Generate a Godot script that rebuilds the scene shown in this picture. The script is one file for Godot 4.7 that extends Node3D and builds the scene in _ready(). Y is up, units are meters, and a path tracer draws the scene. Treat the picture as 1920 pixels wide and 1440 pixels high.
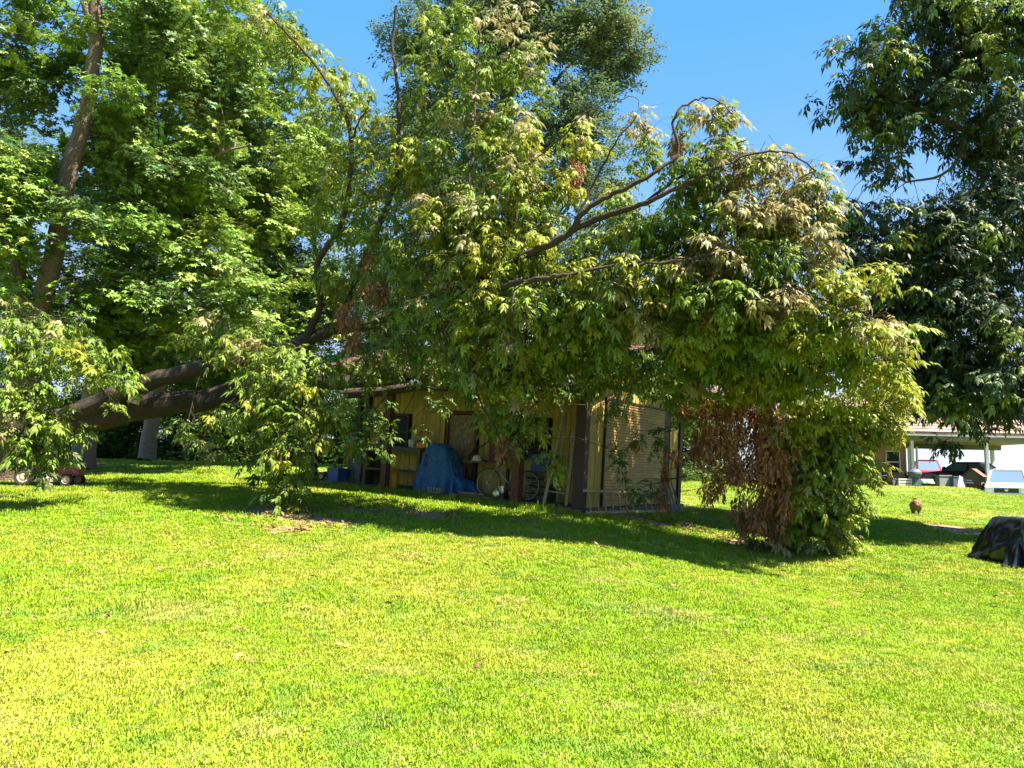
extends Node3D

const F := 1413.0            # focal length in pixels of a 1920 x 1440 picture
const EYE := 1.6
var cam_t: Transform3D
var rng := RandomNumberGenerator.new()
var n_lawn := FastNoiseLite.new()
var n_fine := FastNoiseLite.new()
var n_warp := FastNoiseLite.new()
var used := {}
var M := {}
var shed_t: Transform3D


# ------------------------------------------------------------------ mesh builder
class MB:
	var v := PackedVector3Array()
	var n := PackedVector3Array()
	var c := PackedColorArray()
	var col := Color.WHITE

	func tri(a: Vector3, b: Vector3, d: Vector3) -> void:      # counter-clockwise seen from outside
		var nn := (b - a).cross(d - a).normalized()
		trin(a, b, d, nn, nn, nn)

	func trin(a: Vector3, b: Vector3, d: Vector3, na: Vector3, nb: Vector3, nd: Vector3) -> void:
		v.push_back(a); v.push_back(d); v.push_back(b)
		n.push_back(na); n.push_back(nd); n.push_back(nb)
		c.push_back(col); c.push_back(col); c.push_back(col)

	func quad(a: Vector3, b: Vector3, d: Vector3, e: Vector3) -> void:
		tri(a, b, d); tri(a, d, e)

	func box(o: Vector3, s: Vector3, b := Basis()) -> void:     # o is the centre
		var x := b.x * s.x * 0.5
		var y := b.y * s.y * 0.5
		var z := b.z * s.z * 0.5
		quad(o - x - y + z, o + x - y + z, o + x + y + z, o - x + y + z)
		quad(o + x - y - z, o - x - y - z, o - x + y - z, o + x + y - z)
		quad(o + x - y + z, o + x - y - z, o + x + y - z, o + x + y + z)
		quad(o - x - y - z, o - x - y + z, o - x + y + z, o - x + y - z)
		quad(o - x + y + z, o + x + y + z, o + x + y - z, o - x + y - z)
		quad(o - x - y - z, o + x - y - z, o + x - y + z, o - x - y + z)

	func bar(a: Vector3, b: Vector3, w: float, h: float, up := Vector3.UP) -> void:
		var d := (b - a)
		var l := d.length()
		d = d / l
		if absf(d.dot(up)) > 0.97:
			up = Vector3(0, 0, 1)
		var s := d.cross(up).normalized()
		var u := s.cross(d)
		box((a + b) * 0.5, Vector3(w, h, l), Basis(s, u, -d))

	func tube(p: PackedVector3Array, r: PackedFloat32Array, sides := 8, caps := true, rough := 0.0) -> void:
		var m := p.size()
		var rings := []
		var norms := []
		var ref := Vector3(0.13, 0.9, 0.41).normalized()
		for i in m:
			var d := (p[mini(i + 1, m - 1)] - p[maxi(i - 1, 0)]).normalized()
			if absf(d.dot(ref)) > 0.95:
				ref = Vector3(0.9, 0.1, 0.4).normalized()
			var s := d.cross(ref).normalized()
			var u := s.cross(d)
			ref = u
			var ring := PackedVector3Array()
			var nr := PackedVector3Array()
			for k in sides:
				var a := TAU * k / sides
				var q := s * cos(a) + u * sin(a)
				var w := 1.0
				if rough > 0.0:
					w += rough * (sin(k * 12.9898 + i * 1.7) * 0.6 + sin(k * 4.1 + i * 0.43) * 0.6)
				ring.push_back(p[i] + q * r[i] * w)
				nr.push_back(q)
			rings.push_back(ring)
			norms.push_back(nr)
		for i in m - 1:
			for k in sides:
				var k2 := (k + 1) % sides
				var A: PackedVector3Array = rings[i]
				var B: PackedVector3Array = rings[i + 1]
				var NA: PackedVector3Array = norms[i]
				var NB: PackedVector3Array = norms[i + 1]
				trin(A[k], B[k2], A[k2], NA[k], NB[k2], NA[k2])
				trin(A[k], B[k], B[k2], NA[k], NB[k], NB[k2])
		if caps:
			var A: PackedVector3Array = rings[0]
			var B: PackedVector3Array = rings[m - 1]
			for k in sides:
				var k2 := (k + 1) % sides
				tri(p[0], A[k], A[k2])
				tri(p[m - 1], B[k2], B[k])

	func cyl(a: Vector3, b: Vector3, r0: float, r1: float, sides := 14) -> void:
		tube(PackedVector3Array([a, b]), PackedFloat32Array([r0, r1]), sides)

	func lathe(o: Vector3, axis: Vector3, prof: Array, sides := 20) -> void:   # prof: [radius, along]
		var ref := Vector3(1, 0, 0) if absf(axis.x) < 0.9 else Vector3(0, 1, 0)
		var s := axis.cross(ref).normalized()
		var u := axis.cross(s)
		for i in prof.size() - 1:
			var r0: float = prof[i][0]
			var h0: float = prof[i][1]
			var r1: float = prof[i + 1][0]
			var h1: float = prof[i + 1][1]
			for k in sides:
				var a0 := TAU * k / sides
				var a1 := TAU * (k + 1) / sides
				var q0 := s * cos(a0) + u * sin(a0)
				var q1 := s * cos(a1) + u * sin(a1)
				quad(o + axis * h0 + q0 * r0, o + axis * h0 + q1 * r0, o + axis * h1 + q1 * r1, o + axis * h1 + q0 * r1)

	func ring(o: Vector3, axis: Vector3, R: float, r: float, around := 32, sides := 6) -> void:
		var ref := Vector3(0, 1, 0) if absf(axis.y) < 0.9 else Vector3(1, 0, 0)
		var s := axis.cross(ref).normalized()
		var u := axis.cross(s)
		for i in around:
			for k in sides:
				var q := []
				for e in [[0, 0], [1, 0], [1, 1], [0, 1]]:
					var a: float = TAU * (i + e[0]) / around
					var b: float = TAU * (k + e[1]) / sides
					var out := s * cos(a) + u * sin(a)
					var nn := out * cos(b) + axis * sin(b)
					q.push_back([o + out * R + nn * r, nn])
				trin(q[0][0], q[1][0], q[2][0], q[0][1], q[1][1], q[2][1])
				trin(q[0][0], q[2][0], q[3][0], q[0][1], q[2][1], q[3][1])

	func mesh() -> ArrayMesh:
		var a := []
		a.resize(Mesh.ARRAY_MAX)
		a[Mesh.ARRAY_VERTEX] = v
		a[Mesh.ARRAY_NORMAL] = n
		a[Mesh.ARRAY_COLOR] = c
		var m := ArrayMesh.new()
		m.add_surface_from_arrays(Mesh.PRIMITIVE_TRIANGLES, a)
		return m


# ------------------------------------------------------------------ naming and placing
func numbered(called: String) -> String:
	if not used.has(called):
		used[called] = 0
		return called
	used[called] += 1
	return "%s_%03d" % [called, used[called]]


func tag(o: Node3D, label: String, category: String, group := "", kind := "") -> Node3D:
	if label: o.set_meta("label", label)
	if category: o.set_meta("category", category)
	if group: o.set_meta("group", group)
	if kind: o.set_meta("kind", kind)
	return o


func thing(called: String, label: String, category: String, t := Transform3D(), group := "") -> Node3D:
	var o := Node3D.new()
	o.name = numbered(called)
	add_child(o)
	o.transform = t
	tag(o, label, category, group)
	return o


func part(called: String, mesh: Mesh, mat: Material, parent: Node3D, t := Transform3D()) -> MeshInstance3D:
	var o := MeshInstance3D.new()
	o.name = called
	o.mesh = mesh
	o.material_override = mat
	if parent == self:
		o.name = numbered(called)
	parent.add_child(o, true)
	o.transform = t
	return o


func put(called: String, mb: MB, mat: Material, parent: Node3D, t := Transform3D()) -> MeshInstance3D:
	return part(called, mb.mesh(), mat, parent, t)


func at(px: float, py: float, d: float) -> Vector3:
	return cam_t * Vector3((px - 960.0) / F * d, -(py - 720.0) / F * d, -d)


func ground(x: float, z: float) -> float:
	var d := -z
	var h := 1.6 * smoothstep(3.0, 32.0, d) + 0.12 * smoothstep(6.0, 14.0, d)
	var r := 0.62 * smoothstep(0.5, 5.5, x) * smoothstep(4.0, 13.0, d) + 0.3 * smoothstep(9.0, 14.0, x) * smoothstep(12.0, 24.0, d)
	h -= r
	h += 0.5 * smoothstep(27.0, 43.0, d) * smoothstep(5.0, 14.0, x)
	h -= 0.9 * smoothstep(0.60, 0.67, x / maxf(d, 1.0)) * smoothstep(34.0, 42.0, d) * smoothstep(54.0, 47.0, d)
	h += 0.1 * smoothstep(47.0, 54.0, d) * smoothstep(5.0, 14.0, x)
	h -= 7.0 * smoothstep(62.0, 320.0, d)
	h += 0.035 * n_warp.get_noise_2d(x * 0.6, z * 0.6)
	return h


func gd(px: float, d: float) -> Vector3:          # the ground under a picture column at a distance
	var lo := at(px, 300, d)
	var hi := at(px, 2600, d)
	for i in 24:
		var mid := (lo + hi) * 0.5
		if mid.y > ground(mid.x, mid.z): lo = mid
		else: hi = mid
	return (lo + hi) * 0.5


func lawn_at(px: float, py: float) -> Vector3:     # where a sight line meets the lawn
	var d := 3.0
	while d < 60.0:
		var p := at(px, py, d)
		if p.y <= ground(p.x, p.z): return p
		d += 0.05
	return at(px, py, d)


func on_ground(px: float, d: float, turn := 0.0, sink := 0.0) -> Transform3D:
	var p := gd(px, d)
	p.y -= sink
	return Transform3D(Basis(Vector3.UP, turn), p)


func porch(x: float, y: float, z: float, turn := 0.0) -> Transform3D:
	return shed_t * Transform3D(Basis(Vector3.UP, turn), Vector3(x, y, z))


# ------------------------------------------------------------------ materials
func lin(r: float, g: float, b: float) -> Color:
	return Color(r, g, b).linear_to_srgb()


func noise_tex(freq: float, lo: float, hi: float, sd: int, octaves := 4, stretch := 1.0) -> NoiseTexture2D:
	var f := FastNoiseLite.new()
	f.seed = sd
	f.frequency = freq
	f.fractal_octaves = octaves
	var t := NoiseTexture2D.new()
	t.width = 512
	t.height = 512
	t.seamless = true
	t.noise = f
	var g := Gradient.new()
	g.set_color(0, Color(lo, lo, lo))
	g.set_color(1, Color(hi, hi, hi))
	t.color_ramp = g
	return t


var tex_a: NoiseTexture2D
var tex_b: NoiseTexture2D
var tex_bump: NoiseTexture2D


func mk(r: float, g: float, b: float, rough := 0.8, tex: Texture2D = null, scale := 1.0, metal := 0.0, bump := 0.0) -> StandardMaterial3D:
	var m := StandardMaterial3D.new()
	m.albedo_color = lin(r, g, b)
	m.roughness = rough
	m.metallic = metal
	if tex:
		m.albedo_texture = tex
		m.uv1_triplanar = true
		m.uv1_scale = Vector3.ONE * scale
	if bump > 0.0:
		m.uv1_triplanar = true
		m.uv1_scale = Vector3.ONE * scale
		m.heightmap_enabled = true
		m.heightmap_texture = tex_bump
		m.heightmap_scale = bump
	return m


func stretched(m: StandardMaterial3D, s: Vector3) -> StandardMaterial3D:
	m.uv1_scale = s
	return m


func leaf_mat(rough: float, through: float, spec := 0.5) -> StandardMaterial3D:
	var m := StandardMaterial3D.new()
	m.vertex_color_use_as_albedo = true
	m.roughness = rough
	m.metallic_specular = spec
	m.cull_mode = BaseMaterial3D.CULL_DISABLED
	m.backlight_enabled = true
	m.backlight = Color(through, through, through)
	return m


func make_materials() -> void:
	tex_a = noise_tex(0.02, 0.55, 1.0, 3)
	tex_b = noise_tex(0.06, 0.7, 1.0, 7)
	tex_bump = noise_tex(0.045, 0.0, 1.0, 11, 5)
	var streak := noise_tex(0.03, 0.5, 1.0, 17)
	M.leaf = leaf_mat(0.45, 0.9, 0.4)
	M.maple = leaf_mat(0.5, 0.75, 0.4)
	M.dry = leaf_mat(0.8, 0.4, 0.2)
	M.grass = leaf_mat(0.6, 0.7, 0.3)
	M.bark_grey = stretched(mk(0.25, 0.165, 0.115, 0.9, streak, 1.0, 0.0, 5.0), Vector3(2.2, 0.5, 2.2))
	M.bark_dark = stretched(mk(0.105, 0.068, 0.045, 0.92, streak, 1.0, 0.0, 5.0), Vector3(0.7, 2.6, 2.6))
	M.bark_pale = stretched(mk(0.44, 0.33, 0.265, 0.9, streak, 1.0, 0.0, 3.5), Vector3(2.4, 0.5, 2.4))
	M.wood_raw = mk(0.42, 0.27, 0.11, 0.8, streak, 2.0)
	M.soil = mk(0.25, 0.14, 0.08, 0.95, tex_a, 0.8, 0.0, 2.0)
	var soft := noise_tex(0.012, 0.8, 1.0, 23)
	M.olive = stretched(mk(0.50, 0.355, 0.085, 0.75, soft, 1.0), Vector3(0.6, 0.25, 0.6))
	M.olive_b = stretched(mk(0.465, 0.33, 0.078, 0.75, soft, 1.0), Vector3(0.5, 0.2, 0.5))
	M.slat = stretched(mk(0.47, 0.30, 0.085, 0.7, soft, 1.0), Vector3(0.4, 0.7, 0.4))
	M.slat_b = stretched(mk(0.43, 0.27, 0.075, 0.7, soft, 1.0), Vector3(0.5, 0.8, 0.5))
	M.oxide = stretched(mk(0.17, 0.06, 0.04, 0.75, streak, 1.0), Vector3(1.5, 0.4, 1.5))
	M.dark_trim = mk(0.055, 0.03, 0.024, 0.7, tex_b, 1.5)
	M.door = mk(0.30, 0.215, 0.09, 0.6, tex_a, 0.7)
	M.floor = mk(0.22, 0.19, 0.14, 0.9, tex_a, 0.8, 0.0, 0.8)
	M.plank = stretched(mk(0.20, 0.165, 0.11, 0.9, streak, 1.0), Vector3(0.3, 1.5, 1.5))
	M.plank_new = stretched(mk(0.42, 0.28, 0.14, 0.85, streak, 1.0), Vector3(0.4, 1.5, 1.5))
	M.roof = mk(0.15, 0.07, 0.05, 0.85, tex_a, 1.6, 0.0, 0.6)
	M.roof_b = mk(0.18, 0.09, 0.065, 0.85, tex_a, 1.6, 0.0, 0.6)
	var gl := mk(0.015, 0.018, 0.02, 0.3)
	gl.metallic_specular = 0.2
	M.glass_dark = gl
	var ws := mk(0.10, 0.15, 0.22, 0.05)
	M.glass_car = ws
	M.blue_tarp = mk(0.05, 0.20, 0.56, 0.42, tex_b, 1.0, 0.0, 6.0)
	M.black_tarp = mk(0.012, 0.012, 0.014, 0.27)
	M.yellow = mk(0.62, 0.36, 0.02, 0.5, tex_b, 2.0)
	M.red_plastic = mk(0.45, 0.03, 0.025, 0.45)
	M.orange = mk(0.75, 0.22, 0.02, 0.5)
	M.blue_plastic = mk(0.03, 0.09, 0.36, 0.45, tex_b, 2.0)
	M.white = mk(0.72, 0.72, 0.69, 0.5, tex_b, 1.5)
	M.white_paint = mk(0.75, 0.74, 0.70, 0.6, tex_b, 0.8)
	M.alu = mk(0.36, 0.35, 0.31, 0.45, tex_b, 1.5, 0.5)
	M.alu_old = mk(0.42, 0.34, 0.21, 0.7, tex_b, 1.5)
	M.steel_dark = mk(0.06, 0.05, 0.045, 0.5, tex_b, 2.0, 0.5)
	M.steel = mk(0.5, 0.5, 0.5, 0.3, null, 1.0, 0.8)
	M.rubber = mk(0.02, 0.02, 0.02, 0.8)
	M.black = mk(0.018, 0.018, 0.02, 0.5)
	M.grey_green = mk(0.12, 0.14, 0.11, 0.7, tex_a, 1.0)
	M.dark_red = mk(0.10, 0.025, 0.02, 0.7, tex_b, 1.0)
	M.concrete = mk(0.34, 0.31, 0.25, 0.95, tex_b, 3.0, 0.0, 0.6)
	M.car_red = mk(0.42, 0.018, 0.03, 0.28, null)
	M.car_black = mk(0.018, 0.014, 0.017, 0.25)
	M.car_white = mk(0.72, 0.72, 0.74, 0.3)
	for k in ["car_red", "car_black", "car_white"]:
		M[k].clearcoat_enabled = true
		M[k].clearcoat = 0.8
		M[k].clearcoat_roughness = 0.08
	M.chrome = mk(0.7, 0.7, 0.72, 0.2, null, 1.0, 0.9)
	M.lamp = mk(0.7, 0.72, 0.75, 0.15)
	M.tan_wall = mk(0.46, 0.25, 0.15, 0.9, tex_b, 1.5)
	M.house_roof = mk(0.36, 0.235, 0.215, 0.9, tex_a, 1.2)
	M.house_beam = mk(0.20, 0.21, 0.18, 0.8, tex_b, 0.8)
	M.soffit = mk(0.42, 0.26, 0.20, 0.8, tex_b, 0.8)
	M.kennel = stretched(mk(0.21, 0.125, 0.085, 0.85, streak, 1.0), Vector3(0.5, 1.5, 1.5))
	M.grey_panel = mk(0.32, 0.33, 0.33, 0.7, tex_b, 0.7)
	M.slate_blue = mk(0.06, 0.085, 0.13, 0.6)
	M.fur = mk(0.26, 0.15, 0.085, 0.95, tex_b, 6.0, 0.0, 1.5)
	M.fur_dark = mk(0.05, 0.035, 0.03, 0.9)
	M.mower_red = mk(0.26, 0.02, 0.03, 0.45)
	M.grey_metal = mk(0.45, 0.40, 0.37, 0.6, tex_b, 2.0, 0.3)
	M.tan_wheel = mk(0.5, 0.36, 0.25, 0.7)
	var gm := StandardMaterial3D.new()
	gm.vertex_color_use_as_albedo = true
	gm.roughness = 0.95
	gm.albedo_texture = tex_b
	gm.uv1_triplanar = true
	gm.uv1_scale = Vector3.ONE * 1.3
	gm.heightmap_enabled = true
	gm.heightmap_texture = tex_bump
	gm.heightmap_scale = 3.0
	M.ground = gm


# ------------------------------------------------------------------ lawn
func bare(x: float, z: float) -> float:            # bare red soil patches under the hanging branches, 0 to 1
	var b := 0.0
	for p in soil_spots:
		var q: Vector3 = p[0]
		var dx: float = (x - q.x) / p[1]
		var dz: float = (z - q.z) / p[2]
		b = maxf(b, 1.0 - smoothstep(0.35, 1.0, sqrt(dx * dx + dz * dz) + 0.45 * n_fine.get_noise_2d(x * 1.4, z * 1.4)))
	return b


var soil_spots := []


var worn := []        # thin, worn spots of the lawn: where, half width, depth over width


func lawn(x: float, z: float) -> Color:
	var dry := n_lawn.get_noise_2d(x, z) * 0.9 + n_fine.get_noise_2d(x, z) * 0.55 + 0.3 * smoothstep(2.5, -3.0, x) * smoothstep(-14.0, -7.0, z) - 0.16
	var k := clampf(0.23 + dry * 0.85, 0.0, 1.0)
	var green := Color(0.192, 0.315, 0.008)
	var straw := Color(0.375, 0.375, 0.05)
	var c := green.lerp(straw, k)
	for q in worn:
		var e: Vector3 = q[0]
		var dd := Vector2((x - e.x) / q[1], (z - e.z) / (q[1] * q[2])).length() + 0.5 * n_fine.get_noise_2d(x * 2.2, z * 2.2)
		c = c.lerp(Color(0.42, 0.31, 0.15), 0.32 * (1.0 - smoothstep(0.2, 1.0, dd)))
	return c


func build_ground() -> void:
	var xs := PackedFloat32Array()
	var ds := PackedFloat32Array()
	var x := -44.0
	while x < 46.0:
		xs.push_back(x)
		x += 0.4
	for e in [50, 60, 80, 120, 200, 400, 900, 2200, 5000]:
		xs.push_back(e)
		xs.insert(0, -float(e))
	var d := -14.0
	while d < 60.0:
		ds.push_back(d)
		d += 0.4
	for e in [62, 66, 72, 80, 95, 120, 160, 220, 320, 500, 900, 1700, 3500, 6000]:
		ds.push_back(e)
	for e in [20, 60, 300, 2000]:
		ds.insert(0, -float(e))
	var v := PackedVector3Array()
	var nn := PackedVector3Array()
	var c := PackedColorArray()
	for dd in ds:
		for xx in xs:
			var y := ground(xx, -dd)
			v.push_back(Vector3(xx, y, -dd))
			nn.push_back(Vector3(y - ground(xx + 0.3, -dd), 0.3, y - ground(xx, -dd + 0.3)).normalized())
			var g := lawn(xx, -dd) * 0.8
			g = g.lerp(Color(0.42, 0.25, 0.15), bare(xx, -dd))
			c.push_back(g)
	var idx := PackedInt32Array()
	var w := xs.size()
	for j in ds.size() - 1:
		for i in w - 1:
			var a := j * w + i
			idx.append_array(PackedInt32Array([a, a + w, a + 1, a + 1, a + w, a + w + 1]))
	var arr := []
	arr.resize(Mesh.ARRAY_MAX)
	arr[Mesh.ARRAY_VERTEX] = v
	arr[Mesh.ARRAY_NORMAL] = nn
	arr[Mesh.ARRAY_COLOR] = c
	arr[Mesh.ARRAY_INDEX] = idx
	var m := ArrayMesh.new()
	m.add_surface_from_arrays(Mesh.PRIMITIVE_TRIANGLES, arr)
	tag(part("ground", m, M.ground, self), "gently rising lawn with straw coloured and bare soil patches", "ground", "", "structure")


func tuft(sd: int, blades: int, spread: float, tall: float, lay: float) -> ArrayMesh:
	var r := RandomNumberGenerator.new()
	r.seed = sd
	var b := MB.new()
	for i in blades:
		var a := r.randf() * TAU
		var o := Vector3(cos(a), 0, sin(a)) * spread * sqrt(r.randf())
		var h := tall * r.randf_range(0.55, 1.15)
		var la := r.randf() * TAU
		var lean := Vector3(cos(la), 0, sin(la)) * h * r.randf_range(0.15, lay)
		var s := Vector3(cos(la + 1.3), 0, sin(la + 1.3)) * r.randf_range(0.0018, 0.0034) * (1.0 + tall * 2.0)
		var k := r.randf_range(0.75, 1.2)
		b.col = Color(k * (1.25 if r.randf() < 0.2 else 1.0), k, k)
		var m := o + Vector3(0, h * 0.55, 0) + lean * 0.35
		var t := o + Vector3(0, h * 0.88, 0) + lean
		var bas := o - Vector3(0, 0.012, 0)
		b.quad(bas - s, bas + s, m + s * 0.8, m - s * 0.8)
		b.tri(m - s * 0.8, m + s * 0.8, t)
	return b.mesh()


func copies(called: String, mesh: Mesh, buf: PackedFloat32Array, mat: Material, parent: Node3D) -> MultiMeshInstance3D:
	var mm := MultiMesh.new()
	mm.transform_format = MultiMesh.TRANSFORM_3D
	mm.use_colors = true
	mm.mesh = mesh
	mm.instance_count = buf.size() / 16
	mm.buffer = buf
	var o := MultiMeshInstance3D.new()
	o.name = called
	o.multimesh = mm
	o.material_override = mat
	parent.add_child(o, true)
	o.set_meta("kind", "stuff")
	return o


func push(buf: PackedFloat32Array, b: Basis, o: Vector3, c: Color) -> void:
	buf.append_array(PackedFloat32Array([b.x.x, b.y.x, b.z.x, o.x, b.x.y, b.y.y, b.z.y, o.y, b.x.z, b.y.z, b.z.z, o.z, c.r, c.g, c.b, 1.0]))


func build_grass() -> void:
	rng.seed = 5
	var holder := thing("lawn_grass", "short mown grass covering the whole lawn, bright green and straw", "grass")
	holder.set_meta("kind", "stuff")
	var kinds := [tuft(1, 15, 0.06, 0.036, 1.1), tuft(2, 15, 0.06, 0.03, 1.3), tuft(3, 14, 0.065, 0.044, 1.0)]
	var bufs := [PackedFloat32Array(), PackedFloat32Array(), PackedFloat32Array()]
	var inv := shed_t.affine_inverse()
	for zone in [[2.6, 7.5, 800.0, 1.0], [7.5, 13.0, 380.0, 1.3], [13.0, 22.0, 130.0, 1.8], [22.0, 34.0, 28.0, 2.7], [34.0, 58.0, 8.0, 4.0]]:
		var a0: float = zone[0]
		var a1: float = zone[1]
		var area := 0.75 * (a1 * a1 - a0 * a0) + 5.0 * (a1 - a0)
		for i in int(area * zone[2]):
			var d := sqrt(lerpf(a0 * a0, a1 * a1, rng.randf()))
			var x := rng.randf_range(-1.0, 1.0) * (d * 0.75 + 2.5)
			var q := inv * Vector3(x, ground(x, -d), -d)
			if q.x > -8.5 and q.x < -0.05 and q.z < 0.02 and q.z > -5.6: continue
			var bs := bare(x, -d)
			if bs > 0.25 and rng.randf() < bs * 1.1: continue
			var s: float = zone[3] * rng.randf_range(0.75, 1.3)
			var hgt := s * (0.32 if zone[3] > 3.0 else 0.5 if zone[3] > 2.0 else 0.85)
			if d > 13.0 and d < 22.0 and q.x > -9.0 and q.x < -0.1 and q.z < 0.9 and rng.randf() < 0.5:
				hgt *= rng.randf_range(1.2, 2.6)      # unmown strip against the shed
			hgt *= 1.0 + 0.55 * n_fine.get_noise_2d(x * 1.3 + 40.0, -d * 1.3)
			var col := lawn(x, -d)
			if n_fine.get_noise_2d(x * 1.9 - 70.0, -d * 1.9) > 0.33: col = col.lerp(Color(0.10, 0.235, 0.02), 0.6)      # clover and weeds
			var k := rng.randf_range(0.75, 1.22)
			if rng.randf() < 0.1: col = col.lerp(Color(0.42, 0.33, 0.15), 0.6)
			col = Color(col.r * k * 1.02, col.g * k, col.b * k)
			var b := Basis(Vector3.UP, rng.randf() * TAU).scaled(Vector3(s, hgt, s))
			push(bufs[i % 3], b, Vector3(x, ground(x, -d), -d), col)
	for k in 3:
		copies("grass_blades", kinds[k], bufs[k], M.grass, holder)


# ------------------------------------------------------------------ foliage
func leaflet(b: MB, o: Vector3, dir: Vector3, up: Vector3, l: float, w: float, sag: float) -> void:
	var s := dir.cross(up).normalized() * w * 0.5
	var m := o + dir * l * 0.48 + up * l * 0.05
	var t := o + dir * l * 0.96 - Vector3(0, sag * l, 0)
	var e := m - up * w * 0.14
	b.tri(o, m, e + s); b.tri(o, e - s, m)
	b.tri(e + s, m, t); b.tri(m, e - s, t)


func hickory_spray(sd: int, hang: float, tone: Array) -> ArrayMesh:
	var r := RandomNumberGenerator.new()
	r.seed = sd
	var b := MB.new()
	var tip := Vector3(0.34 * cos(hang), -0.34 * sin(hang), 0)
	b.col = Color(0.55, 0.4, 0.35)
	b.tube(PackedVector3Array([Vector3(-0.1, 0.05, 0), tip * 0.5 + Vector3(0, 0.02, 0.01), tip]), PackedFloat32Array([0.006, 0.004, 0.0025]), 4, false)
	for i in 6:
		var f := 0.25 + 0.75 * i / 5.0
		var base := tip * f
		var yaw := i * 2.4 + r.randf_range(-0.4, 0.4)
		var el := r.randf_range(-0.55, 0.25) - hang * 0.4
		var out := Vector3(cos(yaw) * cos(el), sin(el), sin(yaw) * cos(el))
		if i == 5: out = (tip.normalized() + Vector3(0, -0.25, 0)).normalized()
		var rl := r.randf_range(0.16, 0.24)
		var side := out.cross(Vector3.UP).normalized()
		var up := side.cross(out).normalized()
		var L := r.randf_range(0.13, 0.22)
		var k := r.randf_range(0.72, 1.25)
		var yel := r.randf_range(0.9, 1.25)
		b.col = Color(k * yel, k, k * 0.9)
		for pair in 2:
			var q := base + out * rl * (0.5 + 0.32 * pair) - Vector3(0, 0.018 * pair, 0)
			for sg in [-1.0, 1.0]:
				var dd: Vector3 = (out * r.randf_range(0.4, 0.9) + side * sg * r.randf_range(0.5, 0.9) - Vector3(0, r.randf_range(0.05, 0.9), 0)).normalized()
				leaflet(b, q, dd, (up + dd * 0.0 + side * sg * r.randf_range(-0.3, 0.5)).normalized(), L * (0.7 + 0.25 * pair) * r.randf_range(0.8, 1.15), L * r.randf_range(0.3, 0.42), r.randf_range(0.05, 0.3))
		var td := (out - Vector3(0, r.randf_range(0.2, 0.7), 0)).normalized()
		leaflet(b, base + out * rl, td, up, L * 1.1, L * 0.38, 0.2)
	return b.mesh()


func dead_spray(sd: int) -> ArrayMesh:              # dried leaves hang limp and curled
	var r := RandomNumberGenerator.new()
	r.seed = sd
	var b := MB.new()
	b.col = Color(0.6, 0.5, 0.45)
	b.tube(PackedVector3Array([Vector3(0, 0.1, 0), Vector3(0.04, -0.1, 0.02), Vector3(0.02, -0.3, 0)]), PackedFloat32Array([0.006, 0.004, 0.002]), 4, false)
	for i in 22:
		var a := r.randf() * TAU
		var o := Vector3(cos(a) * 0.05, -0.32 * r.randf() + 0.06, sin(a) * 0.05)
		var dd := Vector3(cos(a) * 0.5, -r.randf_range(0.7, 1.6), sin(a) * 0.5).normalized()
		var k := r.randf_range(0.55, 1.3)
		b.col = Color(k, k * r.randf_range(0.85, 1.05), k)
		leaflet(b, o, dd, Vector3(cos(a + 1.0), 0.2, sin(a + 1.0)).normalized(), r.randf_range(0.09, 0.14), r.randf_range(0.02, 0.04), 0.1)
	return b.mesh()


func star(b: MB, o: Vector3, dir: Vector3, nrm: Vector3, size: float) -> void:
	var s := nrm.cross(dir).normalized()
	var pts := PackedVector3Array()
	for i in 10:
		var a := PI + TAU * (i + 0.0) / 10.0
		var rr := size * (0.58 if i % 2 == 1 else 0.27)
		if i == 0: rr = size * 0.12
		pts.push_back(o + dir * (size * 0.4 + cos(a) * rr) + s * sin(a) * rr - nrm * (0.18 * rr if i % 2 == 1 else 0.0))
	var c := o + dir * size * 0.4
	for i in 10:
		b.tri(c, pts[i], pts[(i + 1) % 10])


func maple_spray(sd: int) -> ArrayMesh:
	var r := RandomNumberGenerator.new()
	r.seed = sd
	var b := MB.new()
	b.col = Color(0.5, 0.35, 0.4)
	b.tube(PackedVector3Array([Vector3(-0.25, 0.02, 0), Vector3(0.1, 0.03, 0.02), Vector3(0.4, -0.02, 0)]), PackedFloat32Array([0.007, 0.005, 0.003]), 4, false)
	for i in 20:
		var f := r.randf()
		var yaw := r.randf_range(-1.5, 1.5)
		var o := Vector3(-0.15 + 0.5 * f, r.randf_range(-0.07, 0.08), r.randf_range(-0.26, 0.26) * (1.1 - f * 0.5))
		var dir := Vector3(cos(yaw), r.randf_range(-0.75, 0.05), sin(yaw)).normalized()
		var nr := Vector3(r.randf_range(-0.5, 0.9), 1.0, r.randf_range(-0.8, 0.8))
		nr = (nr - dir * nr.dot(dir)).normalized()
		var k := r.randf_range(0.75, 1.25)
		b.col = Color(k * r.randf_range(0.9, 1.15), k, k)
		star(b, o, dir, nr, r.randf_range(0.13, 0.185))
	return b.mesh()


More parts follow.
